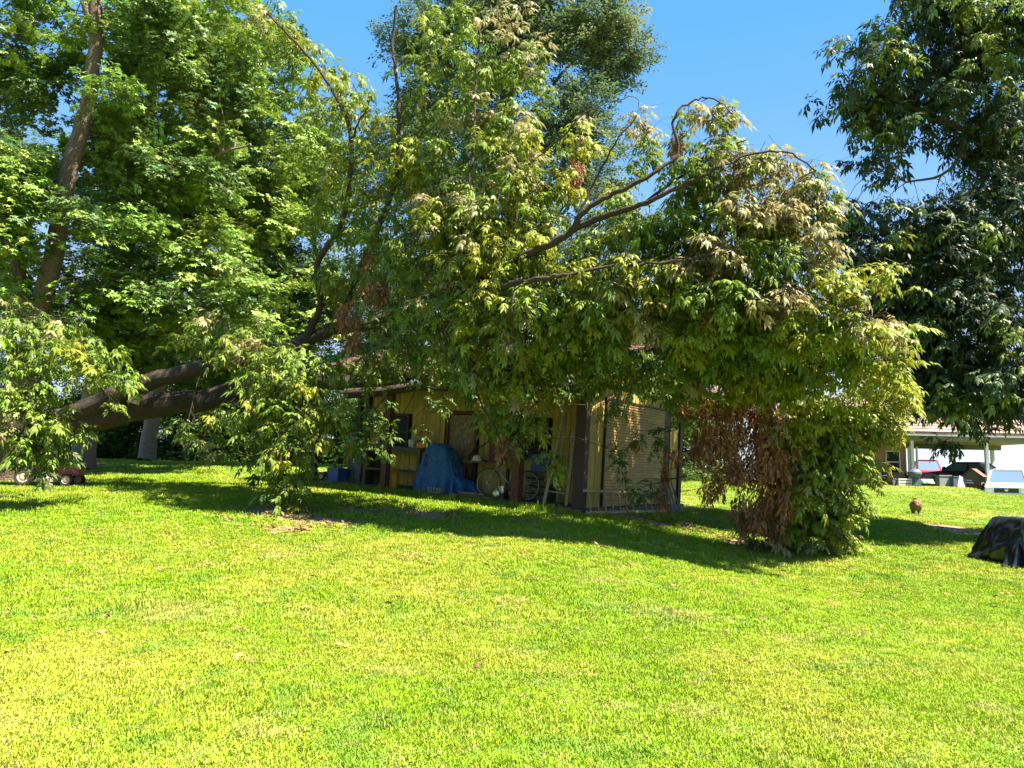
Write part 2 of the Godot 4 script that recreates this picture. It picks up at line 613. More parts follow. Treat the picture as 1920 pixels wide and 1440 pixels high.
func fine_spray(sd: int) -> ArrayMesh:
	var r := RandomNumberGenerator.new()
	r.seed = sd
	var b := MB.new()
	b.col = Color(0.5, 0.42, 0.4)
	b.tube(PackedVector3Array([Vector3(-0.2, 0.02, 0), Vector3(0.5, -0.02, 0)]), PackedFloat32Array([0.008, 0.003]), 4, false)
	for i in 62:
		var f := r.randf()
		var o := Vector3(-0.2 + 0.75 * f, r.randf_range(-0.14, 0.12), r.randf_range(-0.28, 0.28) * (1.15 - f * 0.6))
		var yaw := r.randf() * TAU
		var dir := Vector3(cos(yaw), r.randf_range(-0.9, 0.2), sin(yaw)).normalized()
		var s := dir.cross(Vector3(r.randf_range(-0.6, 0.6), 1, r.randf_range(-0.6, 0.6))).normalized()
		var l := r.randf_range(0.1, 0.15)
		var k := r.randf_range(0.7, 1.3)
		b.col = Color(k * r.randf_range(0.9, 1.15), k, k)
		var m := o + dir * l * 0.45
		b.tri(o, m - s * l * 0.21, o + dir * l)
		b.tri(o, o + dir * l, m + s * l * 0.21)
	return b.mesh()


var SP := {}


func make_sprays() -> void:
	SP.hick = [hickory_spray(11, 0.3, []), hickory_spray(12, 0.75, []), hickory_spray(13, 1.15, []), hickory_spray(14, 0.5, [])]
	SP.dead = [dead_spray(21), dead_spray(22)]
	SP.maple = [maple_spray(31), maple_spray(32), maple_spray(33)]
	SP.fine = [fine_spray(41), fine_spray(42)]


var tones := {}


func toned(c: Color) -> Material:            # the leaf material in a few steps of tone, shared between twigs
	var q := Color(snappedf(c.r, 0.03), snappedf(c.g, 0.03), snappedf(c.b, 0.03))
	if not tones.has(q):
		var m: StandardMaterial3D = M.leaf.duplicate()
		m.albedo_color = q.linear_to_srgb()
		tones[q] = m
	return tones[q]


class Crown:
	var bufs := {}
	var count := 0
	var skeleton := PackedVector3Array()
	var twigs := MB.new()
	var singles := 0
	var tree: Node3D


func grow(cr: Crown, kind: String, c: Vector3, rx: float, ry: float, rz: float, n: int, col: Color, size: float, flat := 0.0, single := false) -> void:
	var variants: Array = SP[kind]
	for i in n:
		var p := Vector3(rng.randfn(), rng.randfn(), rng.randfn()).normalized() * pow(rng.randf(), 0.45)
		var q := c + Vector3(p.x * rx, p.y * ry, p.z * rz)
		var yaw := atan2(-p.z, p.x) + rng.randfn(0.0, 0.7)
		var b := Basis(Vector3.UP, yaw) * Basis(Vector3(0, 0, 1), rng.randf_range(-0.55, 0.35) * (1.0 - flat)) * Basis(Vector3(1, 0, 0), rng.randf_range(-0.5, 0.5) * (1.0 - flat))
		b = b.scaled(Vector3.ONE * size * rng.randf_range(0.75, 1.25))
		var k := rng.randf_range(0.78, 1.25)
		var w := rng.randf_range(0.92, 1.12)
		var vi := rng.randi() % variants.size()
		if single and rng.randf() < 0.6: vi = 1 + vi % 2
		if single and cr.singles < 300:
			cr.singles += 1
			part("leafy_twig", variants[vi], toned(Color(col.r * k, col.g * k, col.b * k)), cr.tree, Transform3D(b, q))
			continue
		var key := "%s|%d" % [kind, vi]
		if not cr.bufs.has(key): cr.bufs[key] = PackedFloat32Array()
		var buf: PackedFloat32Array = cr.bufs[key]
		push(buf, b, q, Color(col.r * k * w, col.g * k, col.b * k))
		cr.bufs[key] = buf
		cr.count += 1


func twig_to(cr: Crown, c: Vector3, r: float) -> void:     # a thin branch from the nearest limb into a clump
	if cr.skeleton.is_empty(): return
	var best := 1e9
	var from := c
	for p in cr.skeleton:
		var dd: float = p.distance_to(c) + maxf(0.0, p.y - c.y) * 0.3
		if dd < best:
			best = dd
			from = p
	if best < 0.25 or best > 5.0: return
	var mid := (from + c) * 0.5 + Vector3(rng.randf_range(-0.15, 0.15), 0.12 * best, rng.randf_range(-0.15, 0.15))
	var q1 := from.lerp(mid, 0.5) + Vector3(rng.randf_range(-0.05, 0.05), 0.03 * best, 0)
	var rr := r * (0.5 + 0.2 * best)
	cr.twigs.tube(PackedVector3Array([from, q1, mid, c.lerp(mid, 0.35), c]), PackedFloat32Array([rr, rr * 0.8, rr * 0.6, rr * 0.4, rr * 0.2]), 5, false, 0.1)
	for k in 3:
		var e := c + Vector3(rng.randf_range(-0.5, 0.5), rng.randf_range(-0.3, 0.35), rng.randf_range(-0.5, 0.5))
		cr.twigs.tube(PackedVector3Array([mid.lerp(c, 0.5 + 0.15 * k), (e + c) * 0.5 + Vector3(0, 0.08, 0), e]), PackedFloat32Array([rr * 0.35, rr * 0.25, rr * 0.1]), 4, false)


func finish(cr: Crown, tree: Node3D, bark: Material) -> void:
	for key in cr.bufs:
		var k: PackedStringArray = key.split("|")
		var mat: Material = {"hick": M.leaf, "dead": M.dry, "maple": M.maple, "fine": M.leaf}[k[0]]
		copies("dead_foliage" if k[0] == "dead" else "foliage", SP[k[0]][int(k[1])], cr.bufs[key], mat, tree)
	if cr.twigs.v.size():
		put("twigs", cr.twigs, bark, tree).set_meta("kind", "stuff")


func smooth_path(p: PackedVector3Array, r: PackedFloat32Array, per := 4, wob := 0.0) -> Array:
	var op := PackedVector3Array()
	var orr := PackedFloat32Array()
	for i in p.size() - 1:
		var a := p[maxi(i - 1, 0)]
		var b := p[i]
		var c := p[i + 1]
		var d := p[mini(i + 2, p.size() - 1)]
		for k in per:
			var t := float(k) / per
			var q := b.cubic_interpolate(c, a, d, t)
			if wob > 0.0 and (i + k) > 0:
				q += Vector3(rng.randf_range(-wob, wob), rng.randf_range(-wob, wob), rng.randf_range(-wob, wob))
			op.push_back(q)
			orr.push_back(lerpf(r[i], r[i + 1], t))
	op.push_back(p[p.size() - 1])
	orr.push_back(r[r.size() - 1])
	return [op, orr]


func limb(tree: Node3D, cr: Crown, called: String, pts: Array, r0: float, r1: float, mat: Material, sides := 9, wob := 0.02) -> void:
	# pts: [px, py, distance] of the limb's bends
	var p := PackedVector3Array()
	var r := PackedFloat32Array()
	for i in pts.size():
		var e = pts[i]
		p.push_back(e if e is Vector3 else at(e[0], e[1], e[2]))
		r.push_back(r1 + (r0 - r1) * pow(1.0 - float(i) / (pts.size() - 1), 1.4))
	limb3(tree, cr, called, p, r, mat, sides, wob)


func limb3(tree: Node3D, cr: Crown, called: String, p: PackedVector3Array, r: PackedFloat32Array, mat: Material, sides := 9, wob := 0.02) -> void:
	var s := smooth_path(p, r, 5, wob)
	var b := MB.new()
	b.tube(s[0], s[1], sides, true, 0.07)
	put(called, b, mat, tree)
	if cr: cr.skeleton.append_array(s[0])


func tree_node(called: String, label: String, category := "tree", group := "") -> Node3D:
	return thing(called, label, category, Transform3D(), group)


func auto_crown(cr: Crown, kind: String, blobs: Array, per_clump: int, cols: Array, size: float, clump_r: float, flat: float, twig_r: float) -> void:
	# blobs: [px, py, distance, rx px, ry px, depth radius in metres, number of clumps]
	for e in blobs:
		var c := at(e[0], e[1], e[2])
		var rx: float = e[3] * e[2] / F
		var ry: float = e[4] * e[2] / F
		var rz: float = e[5]
		for i in int(e[6]):
			var p := Vector3(rng.randfn(), rng.randfn(), rng.randfn()).normalized() * pow(rng.randf(), 0.38)
			var q := c + Vector3(p.x * rx, p.y * ry, p.z * rz)
			if q.y < ground(q.x, q.z) + 0.6: continue
			var col: Color = cols[rng.randi() % cols.size()]
			var rr := clump_r * rng.randf_range(0.6, 1.3)
			twig_to(cr, q, twig_r)
			grow(cr, kind, q, rr, rr * (1.0 - 0.5 * flat), rr, int(per_clump * rng.randf_range(0.6, 1.3)), col, size, flat)


# ------------------------------------------------------------------ trees
func bulge(e: Array) -> Array:       # the right part of the crown leans out over the lawn
	var o := e.duplicate()
	o[2] -= 2.8 * smoothstep(520.0, 950.0, e[0]) * smoothstep(780.0, 560.0, e[1])
	return o


func forward(pts: Array) -> Array:      # limbs lie a little before the leaves they carry
	for i in pts.size(): pts[i][2] -= 0.7 * minf(1.0, i * 0.35)
	return pts


func fallen_tree() -> void:
	rng.seed = 101
	var t := tree_node("fallen_tree", "huge uprooted hickory lying across the shed roof, leaves wilting and partly brown", "fallen tree")
	var cr := Crown.new()
	cr.tree = t
	limb(t, cr, "trunk", [[-330, 850, 18.0], [-60, 815, 18.3], [150, 788, 18.5], [300, 758, 18.8], [400, 748, 19.0], [480, 722, 19.2], [560, 716, 19.4], [650, 712, 19.3]], 0.42, 0.2, M.bark_dark, 24, 0.035)
	limb(t, cr, "limb", [[120, 785, 18.4], [200, 750, 18.3], [262, 722, 18.2], [340, 700, 18.2], [430, 680, 18.2], [530, 652, 18.2], [620, 618, 18.2], [700, 606, 17.8], [770, 580, 17.4], [830, 548, 17.0], [885, 528, 16.8]], 0.24, 0.12, M.bark_dark, 20, 0.03)
	var br := [
		[[[580, 622, 18.2], [600, 575, 18.1], [596, 495, 18.0], [640, 420, 17.9], [656, 330, 17.8], [655, 240, 17.8], [625, 170, 17.8], [590, 120, 17.8], [545, 70, 17.8], [500, 25, 17.9]], 0.11, 0.03],
		[[[655, 300, 17.8], [668, 240, 17.7], [690, 200, 17.6]], 0.045, 0.015],
		[[[640, 600, 18.0], [690, 470, 18.0], [722, 395, 18.0], [745, 320, 18.0], [747, 210, 18.0], [742, 130, 18.0], [735, 80, 18.0], [744, 10, 18.0]], 0.095, 0.035],
		[[[735, 85, 18.0], [728, 60, 18.0], [722, 40, 18.0]], 0.03, 0.01],
		[[[885, 528, 16.8], [930, 505, 16.6], [990, 475, 16.3], [1045, 452, 16.1], [1075, 430, 16.0], [1092, 400, 15.9], [1130, 372, 15.8], [1180, 350, 15.6], [1235, 318, 15.5], [1272, 288, 15.5], [1262, 240, 15.5], [1275, 205, 15.5], [1310, 186, 15.5], [1345, 190, 15.5], [1372, 212, 15.4]], 0.105, 0.012],
		[[[1070, 434, 16.0], [1130, 408, 15.8], [1200, 385, 15.6], [1270, 352, 15.5], [1330, 325, 15.4], [1400, 290, 15.4], [1470, 285, 15.3], [1530, 320, 15.2]], 0.075, 0.015],
		[[[1200, 385, 15.6], [1280, 330, 15.6], [1330, 290, 15.5], [1400, 262, 15.4]], 0.04, 0.012],
		[[[850, 545, 16.8], [920, 540, 16.2], [985, 528, 15.9], [1030, 520, 15.7], [1068, 514, 15.6], [1150, 500, 15.5], [1260, 490, 15.4], [1380, 470, 15.3]], 0.085, 0.02],
		[[[885, 600, 16.6], [1000, 584, 16.2], [1100, 578, 16.0], [1200, 582, 15.8], [1260, 588, 15.7], [1330, 606, 15.5], [1440, 640, 15.3], [1540, 690, 15.2]], 0.075, 0.02],
		[[[700, 606, 17.8], [760, 602, 17.2], [810, 606, 16.8], [850, 640, 16.4], [880, 700, 15.6], [905, 760, 15.0], [932, 805, 14.8], [945, 835, 14.7], [990, 858, 14.6], [1035, 862, 14.5]], 0.04, 0.009],
		[[[945, 800, 14.8], [975, 830, 14.7], [1000, 865, 14.6], [1040, 900, 14.5]], 0.02, 0.006],
		[[[1330, 606, 15.5], [1400, 700, 15.2], [1450, 800, 15.1], [1470, 900, 15.2], [1480, 1000, 15.3]], 0.05, 0.012],
		[[[1440, 640, 15.3], [1520, 760, 15.0], [1560, 880, 15.1], [1545, 960, 15.2], [1590, 1020, 15.2]], 0.04, 0.01],
		[[[1260, 490, 15.4], [1400, 540, 15.1], [1540, 560, 15.0], [1640, 620, 15.0], [1670, 720, 15.1]], 0.04, 0.01],
		[[[430, 680, 18.2], [480, 650, 17.6], [540, 660, 16.6], [590, 740, 15.9], [560, 850, 15.2], [545, 950, 15.2]], 0.035, 0.008],
		[[[200, 750, 18.3], [170, 690, 17.2], [110, 670, 15.8], [60, 740, 14.8], [40, 830, 14.8]], 0.035, 0.008],
		[[[830, 548, 17.0], [850, 470, 17.0], [868, 400, 17.2], [885, 300, 17.5], [890, 180, 17.8], [900, 60, 18.0]], 0.07, 0.02],
		[[[868, 400, 17.2], [960, 330, 17.0], [1040, 270, 16.8], [1100, 210, 16.8], [1180, 180, 16.8]], 0.045, 0.01],
		[[[1070, 434, 16.0], [1120, 330, 16.2], [1160, 260, 16.3], [1195, 215, 16.4]], 0.035, 0.01],
		[[[810, 606, 16.8], [790, 660, 17.2], [820, 690, 18.0]], 0.05, 0.03],
		[[[1400, 540, 15.1], [1460, 600, 14.8], [1560, 640, 14.8]], 0.025, 0.008],
		[[[990, 475, 16.3], [960, 560, 15.6], [965, 650, 15.2], [985, 740, 14.9], [1000, 800, 14.8]], 0.03, 0.008],
	]
	for e in br:
		limb(t, cr, "branch", forward(e[0].map(bulge)), e[1] * 0.82, e[2] * 0.8, M.bark_dark, 8, 0.02)
	# the snapped limb on the eave, with its pale broken end
	var sn := MB.new()
	var a := at(650, 738, 19.2)
	var z := at(852, 716, 17.6)
	sn.tube(PackedVector3Array([a, a.lerp(z, 0.35) + Vector3(0, -0.05, 0), a.lerp(z, 0.7), z]), PackedFloat32Array([0.13, 0.12, 0.11, 0.09]), 10, true, 0.08)
	put("snapped_limb", sn, M.bark_dark, t)
	var bw := MB.new()
	for k in 7:
		var o := z + Vector3(rng.randf_range(-0.05, 0.05), rng.randf_range(-0.05, 0.05), rng.randf_range(-0.05, 0.05))
		bw.tube(PackedVector3Array([o - (z - a).normalized() * 0.3, o + (z - a).normalized() * rng.randf_range(0.05, 0.25)]), PackedFloat32Array([0.035, 0.004]), 5)
	put("broken_end", bw, M.wood_raw, t)
	var G := Color(0.15, 0.225, 0.028)
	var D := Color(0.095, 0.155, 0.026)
	var Y := Color(0.225, 0.27, 0.026)
	var W := Color(0.28, 0.255, 0.115)
	var B := Color(0.30, 0.155, 0.075)
	# [px, py, distance, half width px, half height px, colour, fullness]
	var cl := [
		[40, 640, 14.8, 65, 50, G, 1.0], [105, 605, 15.2, 45, 35, G, 0.8], [165, 665, 14.8, 65, 45, G, 1.0], [60, 720, 14.5, 75, 60, G, 1.2], [25, 800, 14.4, 55, 50, G, 1.1], [100, 790, 14.6, 48, 50, G, 1.0],  [85, 850, 14.6, 45, 35, D, 0.9], [225, 690, 15.2, 30, 25, G, 0.7], [15, 580, 16.0, 40, 40, D, 0.7], [100, 850, 15.2, 30, 20, D, 0.6],
		[215, 755, 16.0, 18, 14, G, 0.6],
		[400, 605, 17.5, 55, 36, G, 1.0], [340, 625, 18.8, 45, 28, G, 0.8], [455, 640, 16.0, 60, 42, G, 1.0], [520, 660, 15.5, 55, 45, G, 1.1], [575, 690, 15.2, 50, 45, G, 1.1], [510, 725, 15.3, 60, 48, G, 1.1], [600, 740, 15.1, 48, 45, Y, 1.0], [560, 780, 15.0, 60, 50, G, 1.2], [620, 790, 15.0, 32, 45, Y, 0.8], [490, 780, 15.3, 45, 35, G, 0.9], [425, 770, 15.8, 40, 25, G, 0.7], [350, 800, 16.2, 35, 22, D, 0.7], [420, 825, 15.8, 45, 30, D, 0.8], [540, 850, 15.0, 50, 50, G, 1.1], [485, 855, 15.2, 26, 26, D, 0.6], [545, 910, 15.0, 38, 40, G, 1.0], [560, 945, 15.0, 25, 25, Y, 0.7],
		[500, 40, 18.0, 60, 40, G, 0.9], [560, 80, 18.0, 55, 45, G, 0.9], [610, 150, 17.9, 50, 45, Y, 0.9], [560, 180, 18.2, 40, 40, G, 0.6], [670, 170, 17.7, 45, 40, G, 0.8], [700, 210, 17.7, 40, 40, Y, 0.8], [620, 230, 17.8, 40, 40, G, 0.7], [690, 280, 17.8, 45, 40, G, 0.9], [590, 290, 18.0, 40, 40, G, 0.6], [620, 350, 17.9, 45, 45, G, 0.8], [700, 360, 17.8, 45, 50, Y, 0.9], [600, 420, 18.1, 30, 40, G, 0.6], [680, 430, 17.8, 45, 45, G, 0.9], [640, 490, 17.9, 45, 40, G, 0.8], [720, 500, 17.6, 45, 45, G, 0.9], [660, 560, 17.6, 40, 40, D, 0.7], [730, 560, 17.4, 40, 35, G, 0.8],
		[800, 60, 18.5, 55, 60, D, 0.5], [870, 40, 18.3, 60, 55, G, 0.6], [950, 50, 18.2, 60, 55, W, 0.6], [840, 120, 18.2, 55, 50, G, 0.6], [920, 130, 18.0, 60, 50, G, 0.7], [990, 110, 18.0, 45, 45, G, 0.8], [800, 180, 18.2, 45, 45, D, 0.9], [870, 200, 17.8, 55, 45, G, 0.7], [950, 210, 17.6, 55, 45, G, 0.9],
		[770, 260, 17.9, 45, 45, G, 0.9], [840, 280, 17.6, 50, 45, G, 0.9], [910, 280, 17.4, 50, 45, G, 1.0], [980, 270, 17.2, 50, 45, Y, 0.9], [790, 340, 17.6, 50, 45, G, 1.0], [870, 360, 17.2, 55, 45, G, 1.0], [950, 350, 17.0, 55, 45, Y, 0.9], [1030, 330, 16.8, 40, 40, G, 0.9], [1085, 250, 16.8, 26, 34, Y, 0.8], [1195, 220, 16.6, 26, 30, W, 0.7], [1215, 260, 16.5, 20, 18, Y, 0.6], [1180, 300, 16.5, 25, 22, G, 0.5], [1075, 340, 16.5, 30, 40, Y, 0.8], [1150, 370, 16.1, 40, 30, G, 0.6],
		[850, 440, 17.0, 55, 45, G, 1.1], [930, 430, 16.8, 50, 40, Y, 1.1], [1005, 410, 16.6, 45, 40, Y, 1.1], [780, 420, 17.5, 35, 40, D, 0.7], [790, 520, 17.2, 45, 40, G, 0.9], [870, 500, 16.8, 45, 35, Y, 1.0], [950, 500, 16.4, 50, 40, Y, 1.1], [1040, 480, 16.1, 45, 35, G, 1.0], [1110, 440, 16.0, 40, 35, G, 0.9],
		[800, 630, 16.8, 50, 40, G, 1.0], [890, 580, 16.4, 50, 40, Y, 1.0], [970, 590, 16.0, 50, 40, Y, 1.1], [1060, 560, 15.9, 50, 40, G, 1.0], [740, 650, 17.2, 50, 35, G, 0.9], [850, 660, 16.4, 55, 40, G, 1.0], [930, 650, 15.8, 50, 40, G, 1.1], [1010, 640, 15.9, 45, 35, G, 1.0], [690, 690, 17.4, 35, 28, G, 0.8], [640, 670, 18.0, 40, 25, G, 0.9], [740, 690, 17.6, 35, 20, D, 0.8], [820, 700, 17.2, 40, 22, D, 0.9], [1000, 720, 15.8, 40, 18, D, 0.7], [880, 710, 15.8, 40, 25, D, 0.8],
		[1320, 205, 15.4, 48, 14, W, 0.9], [1345, 222, 15.4, 25, 14, W, 0.8], [1290, 222, 15.5, 14, 10, G, 0.5], [1290, 330, 15.5, 50, 40, G, 1.0], [1350, 300, 15.4, 55, 40, W, 1.1], [1430, 300, 15.3, 50, 32, W, 1.1], [1500, 330, 15.2, 45, 35, W, 1.1], [1535, 385, 15.1, 35, 35, W, 1.0], [1470, 390, 15.1, 55, 45, W, 1.2], [1390, 380, 15.2, 50, 45, W, 1.2], [1310, 400, 15.3, 50, 45, G, 1.1], [1240, 420, 15.5, 50, 40, G, 1.0], [1180, 440, 15.7, 45, 38, G, 1.0], [1330, 470, 15.1, 60, 45, W, 1.2], [1430, 470, 15.0, 60, 45, G, 1.2], [1520, 450, 15.0, 45, 40, W, 1.0],
		[1250, 510, 15.3, 55, 42, Y, 1.1], [1350, 550, 15.0, 60, 45, G, 1.2], [1450, 550, 14.9, 60, 45, W, 1.2], [1550, 520, 14.9, 50, 38, Y, 1.1], [1640, 505, 15.0, 40, 22, Y, 0.8], [1150, 530, 15.6, 50, 40, G, 1.0], [1110, 610, 15.7, 45, 38, G, 1.0], [1190, 600, 15.4, 55, 42, W, 1.0], [1290, 620, 15.1, 60, 45, Y, 1.1], [1400, 620, 14.9, 60, 45, G, 1.2], [1500, 610, 14.8, 60, 45, Y, 1.2], [1590, 590, 14.8, 50, 40, Y, 1.1], [1655, 600, 15.0, 30, 35, W, 0.8],
		[1060, 660, 15.9, 40, 30, D, 0.8], [1120, 675, 15.8, 50, 32, D, 1.0], [1200, 680, 15.5, 55, 38, D, 1.0], [1290, 690, 15.1, 55, 42, G, 1.0], [1390, 690, 14.9, 55, 42, Y, 1.1], [1480, 690, 14.8, 55, 42, Y, 1.2], [1570, 680, 14.8, 55, 45, Y, 1.2], [1650, 680, 14.9, 45, 42, Y, 1.1], [1520, 760, 14.8, 55, 45, Y, 1.1], [1600, 750, 14.9, 55, 45, Y, 1.2], [1655, 760, 15.0, 35, 42, Y, 1.0], [1490, 830, 14.9, 40, 40, G, 1.0], [1560, 830, 14.9, 50, 42, Y, 1.2], [1625, 800, 15.0, 35, 25, Y, 0.8], [1510, 900, 15.0, 45, 40, G, 1.1], [1550, 900, 15.1, 38, 36, Y, 0.9], [1480, 960, 15.2, 45, 35, G, 1.0], [1545, 960, 15.2, 42, 35, G, 1.0], [1575, 1000, 15.3, 30, 26, Y, 0.8], [1510, 1005, 15.4, 45, 22, D, 0.9], [1420, 1000, 15.4, 45, 22, D, 0.9], [1440, 720, 14.7, 45, 30, G, 0.9], [1660, 720, 15.2, 42, 50, Y, 1.1], [1640, 640, 15.3, 45, 40, G, 1.0], [1610, 790, 15.4, 50, 40, G, 1.0], [1540, 800, 15.6, 50, 50, D, 1.0], [1470, 660, 15.6, 70, 50, D, 1.2], [1350, 650, 15.6, 70, 45, D, 1.2], [1560, 640, 15.4, 60, 50, G, 1.1],
		[1260, 720, 15.6, 40, 25, D, 0.8], [1150, 760, 16.0, 13, 38, D, 0.9], [1166, 850, 16.0, 11, 42, D, 0.9], [1195, 820, 16.2, 18, 22, D, 0.7], [1235, 815, 16.4, 20, 38, D, 0.8], [1190, 915, 16.4, 10, 20, D, 0.7], [1220, 905, 16.4, 10, 22, D, 0.7], [1080, 720, 15.9, 20, 18, D, 0.6],
		[900, 690, 15.4, 45, 35, G, 1.0], [950, 700, 15.1, 50, 35, G, 1.1], [1000, 690, 15.2, 35, 28, G, 0.9], [920, 750, 14.9, 38, 28, G, 0.9], [975, 745, 14.9, 42, 28, G, 0.9], [960, 790, 14.8, 40, 28, G, 0.9], [925, 800, 14.8, 25, 25, G, 0.7], [1000, 795, 14.7, 26, 26, Y, 0.8], [965, 835, 14.7, 16, 18, D, 0.8], [1030, 850, 14.5, 32, 14, Y, 0.9], [1045, 875, 14.5, 20, 18, Y, 0.8],
		[700, 770, 17.2, 42, 35, D, 1.3], [690, 820, 17.2, 32, 32, D, 1.1], [720, 850, 17.4, 18, 15, D, 0.5], [790, 800, 17.0, 16, 18, D, 0.5], [830, 745, 16.8, 30, 18, D, 0.6],
		[640, 300, 17.5, 50, 45, Y, 0.8], [760, 300, 17.2, 50, 50, Y, 0.9], [700, 420, 17.2, 50, 50, G, 0.9], [620, 520, 17.6, 45, 40, Y, 0.8], [760, 470, 16.9, 45, 45, G, 0.9],
		[820, 400, 16.8, 55, 50, Y, 1.0], [900, 380, 16.6, 55, 45, G, 1.0], [980, 340, 16.6, 50, 45, Y, 1.0], [880, 470, 16.3, 55, 45, Y, 1.1], [970, 460, 16.0, 50, 45, Y, 1.1], [830, 560, 16.4, 50, 40, G, 1.0], [920, 550, 16.0, 55, 40, Y, 1.1], [1010, 550, 15.7, 50, 40, G, 1.0], [780, 590, 16.8, 45, 35, G, 0.9], [1090, 520, 15.6, 45, 40, Y, 1.0], [1170, 500, 15.3, 45, 40, Y, 1.0], [1130, 570, 15.4, 50, 40, G, 1.0], [880, 630, 15.9, 50, 38, Y, 1.0], [960, 630, 15.5, 50, 38, G, 1.0], [1050, 620, 15.6, 45, 35, Y, 0.9], [1140, 640, 15.5, 45, 35, G, 1.0],
		[700, 660, 17.4, 40, 28, G, 0.9], [780, 680, 17.2, 40, 25, G, 0.9], [850, 690, 16.8, 40, 25, D, 1.0], [1060, 690, 15.8, 40, 20, D, 1.0], [1130, 700, 15.7, 40, 18, D, 1.0], [1210, 715, 15.6, 40, 16, D, 0.9], [980, 680, 15.6, 45, 25, G, 0.9], [660, 690, 18.0, 35, 18, G, 1.2], [720, 670, 17.8, 40, 18, D, 1.2], [800, 660, 17.4, 45, 20, G, 1.2], [880, 670, 16.8, 45, 20, D, 1.2], [1040, 660, 16.2, 45, 22, D, 1.2],
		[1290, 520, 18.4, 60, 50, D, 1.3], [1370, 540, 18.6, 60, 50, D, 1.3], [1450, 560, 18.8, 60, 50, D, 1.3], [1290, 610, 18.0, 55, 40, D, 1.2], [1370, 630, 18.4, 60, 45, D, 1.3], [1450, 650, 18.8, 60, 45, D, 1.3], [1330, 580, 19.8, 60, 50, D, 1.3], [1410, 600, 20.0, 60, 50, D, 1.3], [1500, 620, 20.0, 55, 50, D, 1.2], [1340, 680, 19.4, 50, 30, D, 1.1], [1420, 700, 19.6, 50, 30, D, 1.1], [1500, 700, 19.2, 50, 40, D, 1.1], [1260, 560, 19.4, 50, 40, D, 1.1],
		[1500, 790, 14.5, 50, 42, Y, 1.2], [1560, 770, 14.6, 50, 40, Y, 1.2], [1530, 850, 14.6, 50, 45, G, 1.3], [1565, 860, 14.8, 40, 40, Y, 1.0], [1510, 920, 14.8, 45, 40, Y, 1.1], [1570, 940, 15.0, 45, 40, G, 1.2], [1500, 970, 15.1, 50, 35, G, 1.2], [1560, 990, 15.2, 40, 28, Y, 1.1], [1480, 720, 14.6, 40, 25, Y, 0.8], [1640, 780, 15.1, 40, 42, Y, 1.1], [1600, 865, 15.0, 38, 42, Y, 1.0], [1300, 760, 15.4, 40, 25, D, 0.9], [1605, 935, 15.3, 20, 28, G, 0.6], [1470, 880, 14.8, 28, 55, G, 0.7], [1455, 800, 14.7, 35, 40, W, 0.6], [1370, 720, 14.7, 50, 20, G, 0.9], [1310, 830, 15.6, 32, 40, B, 0.8], [1325, 900, 15.7, 26, 36, B, 0.6], [1420, 700, 14.6, 40, 20, Y, 0.8],
		[652, 590, 17.0, 20, 32, B, 1.0], [702, 540, 17.0, 26, 20, B, 1.1], [668, 635, 16.9, 12, 26, B, 0.9], [690, 480, 17.2, 8, 22, B, 0.7], [945, 835, 14.6, 17, 30, B, 1.1], [1272, 262, 15.4, 9, 20, B, 0.9], [1080, 315, 16.4, 12, 24, B, 0.8], [1330, 590, 14.9, 16, 16, B, 0.8],
		[1310, 745, 15.2, 40, 32, B, 1.2], [1410, 740, 15.1, 55, 32, B, 1.0], [1450, 850, 15.0, 30, 45, B, 0.8], [1370, 750, 15.0, 40, 35, B, 1.2], [1430, 790, 14.9, 42, 38, B, 1.3], [1350, 810, 15.1, 45, 38, B, 1.3], [1420, 860, 15.0, 42, 40, B, 1.3], [1370, 870, 15.1, 35, 35, B, 1.1], [1440, 920, 15.1, 38, 38, B, 1.2], [1390, 950, 15.2, 32, 35, B, 1.1], [1440, 975, 15.2, 25, 20, B, 1.0], [1300, 690, 15.2, 35, 20, B, 0.6], [1250, 880, 16.2, 13, 26, B, 0.5], [1265, 850, 16.1, 16, 12, B, 0.5], [1240, 930, 16.4, 10, 20, B, 0.5], [1180, 690, 15.6, 30, 18, B, 0.5],
	]
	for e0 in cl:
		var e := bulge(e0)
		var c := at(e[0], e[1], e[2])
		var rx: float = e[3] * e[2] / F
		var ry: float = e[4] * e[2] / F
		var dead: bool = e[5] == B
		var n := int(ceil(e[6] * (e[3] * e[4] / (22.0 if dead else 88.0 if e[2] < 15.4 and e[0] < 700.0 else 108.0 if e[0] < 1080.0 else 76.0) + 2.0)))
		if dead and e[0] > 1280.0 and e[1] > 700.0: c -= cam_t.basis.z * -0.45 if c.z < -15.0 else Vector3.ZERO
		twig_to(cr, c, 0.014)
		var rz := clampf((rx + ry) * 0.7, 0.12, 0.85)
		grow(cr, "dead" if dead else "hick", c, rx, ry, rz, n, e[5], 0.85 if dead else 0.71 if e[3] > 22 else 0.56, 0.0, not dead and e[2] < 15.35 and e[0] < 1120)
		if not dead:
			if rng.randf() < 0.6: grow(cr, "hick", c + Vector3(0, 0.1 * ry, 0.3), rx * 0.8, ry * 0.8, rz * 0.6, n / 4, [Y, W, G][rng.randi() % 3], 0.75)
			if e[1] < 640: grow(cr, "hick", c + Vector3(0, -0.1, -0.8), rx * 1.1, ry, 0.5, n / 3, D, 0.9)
	finish(cr, t, M.bark_dark)


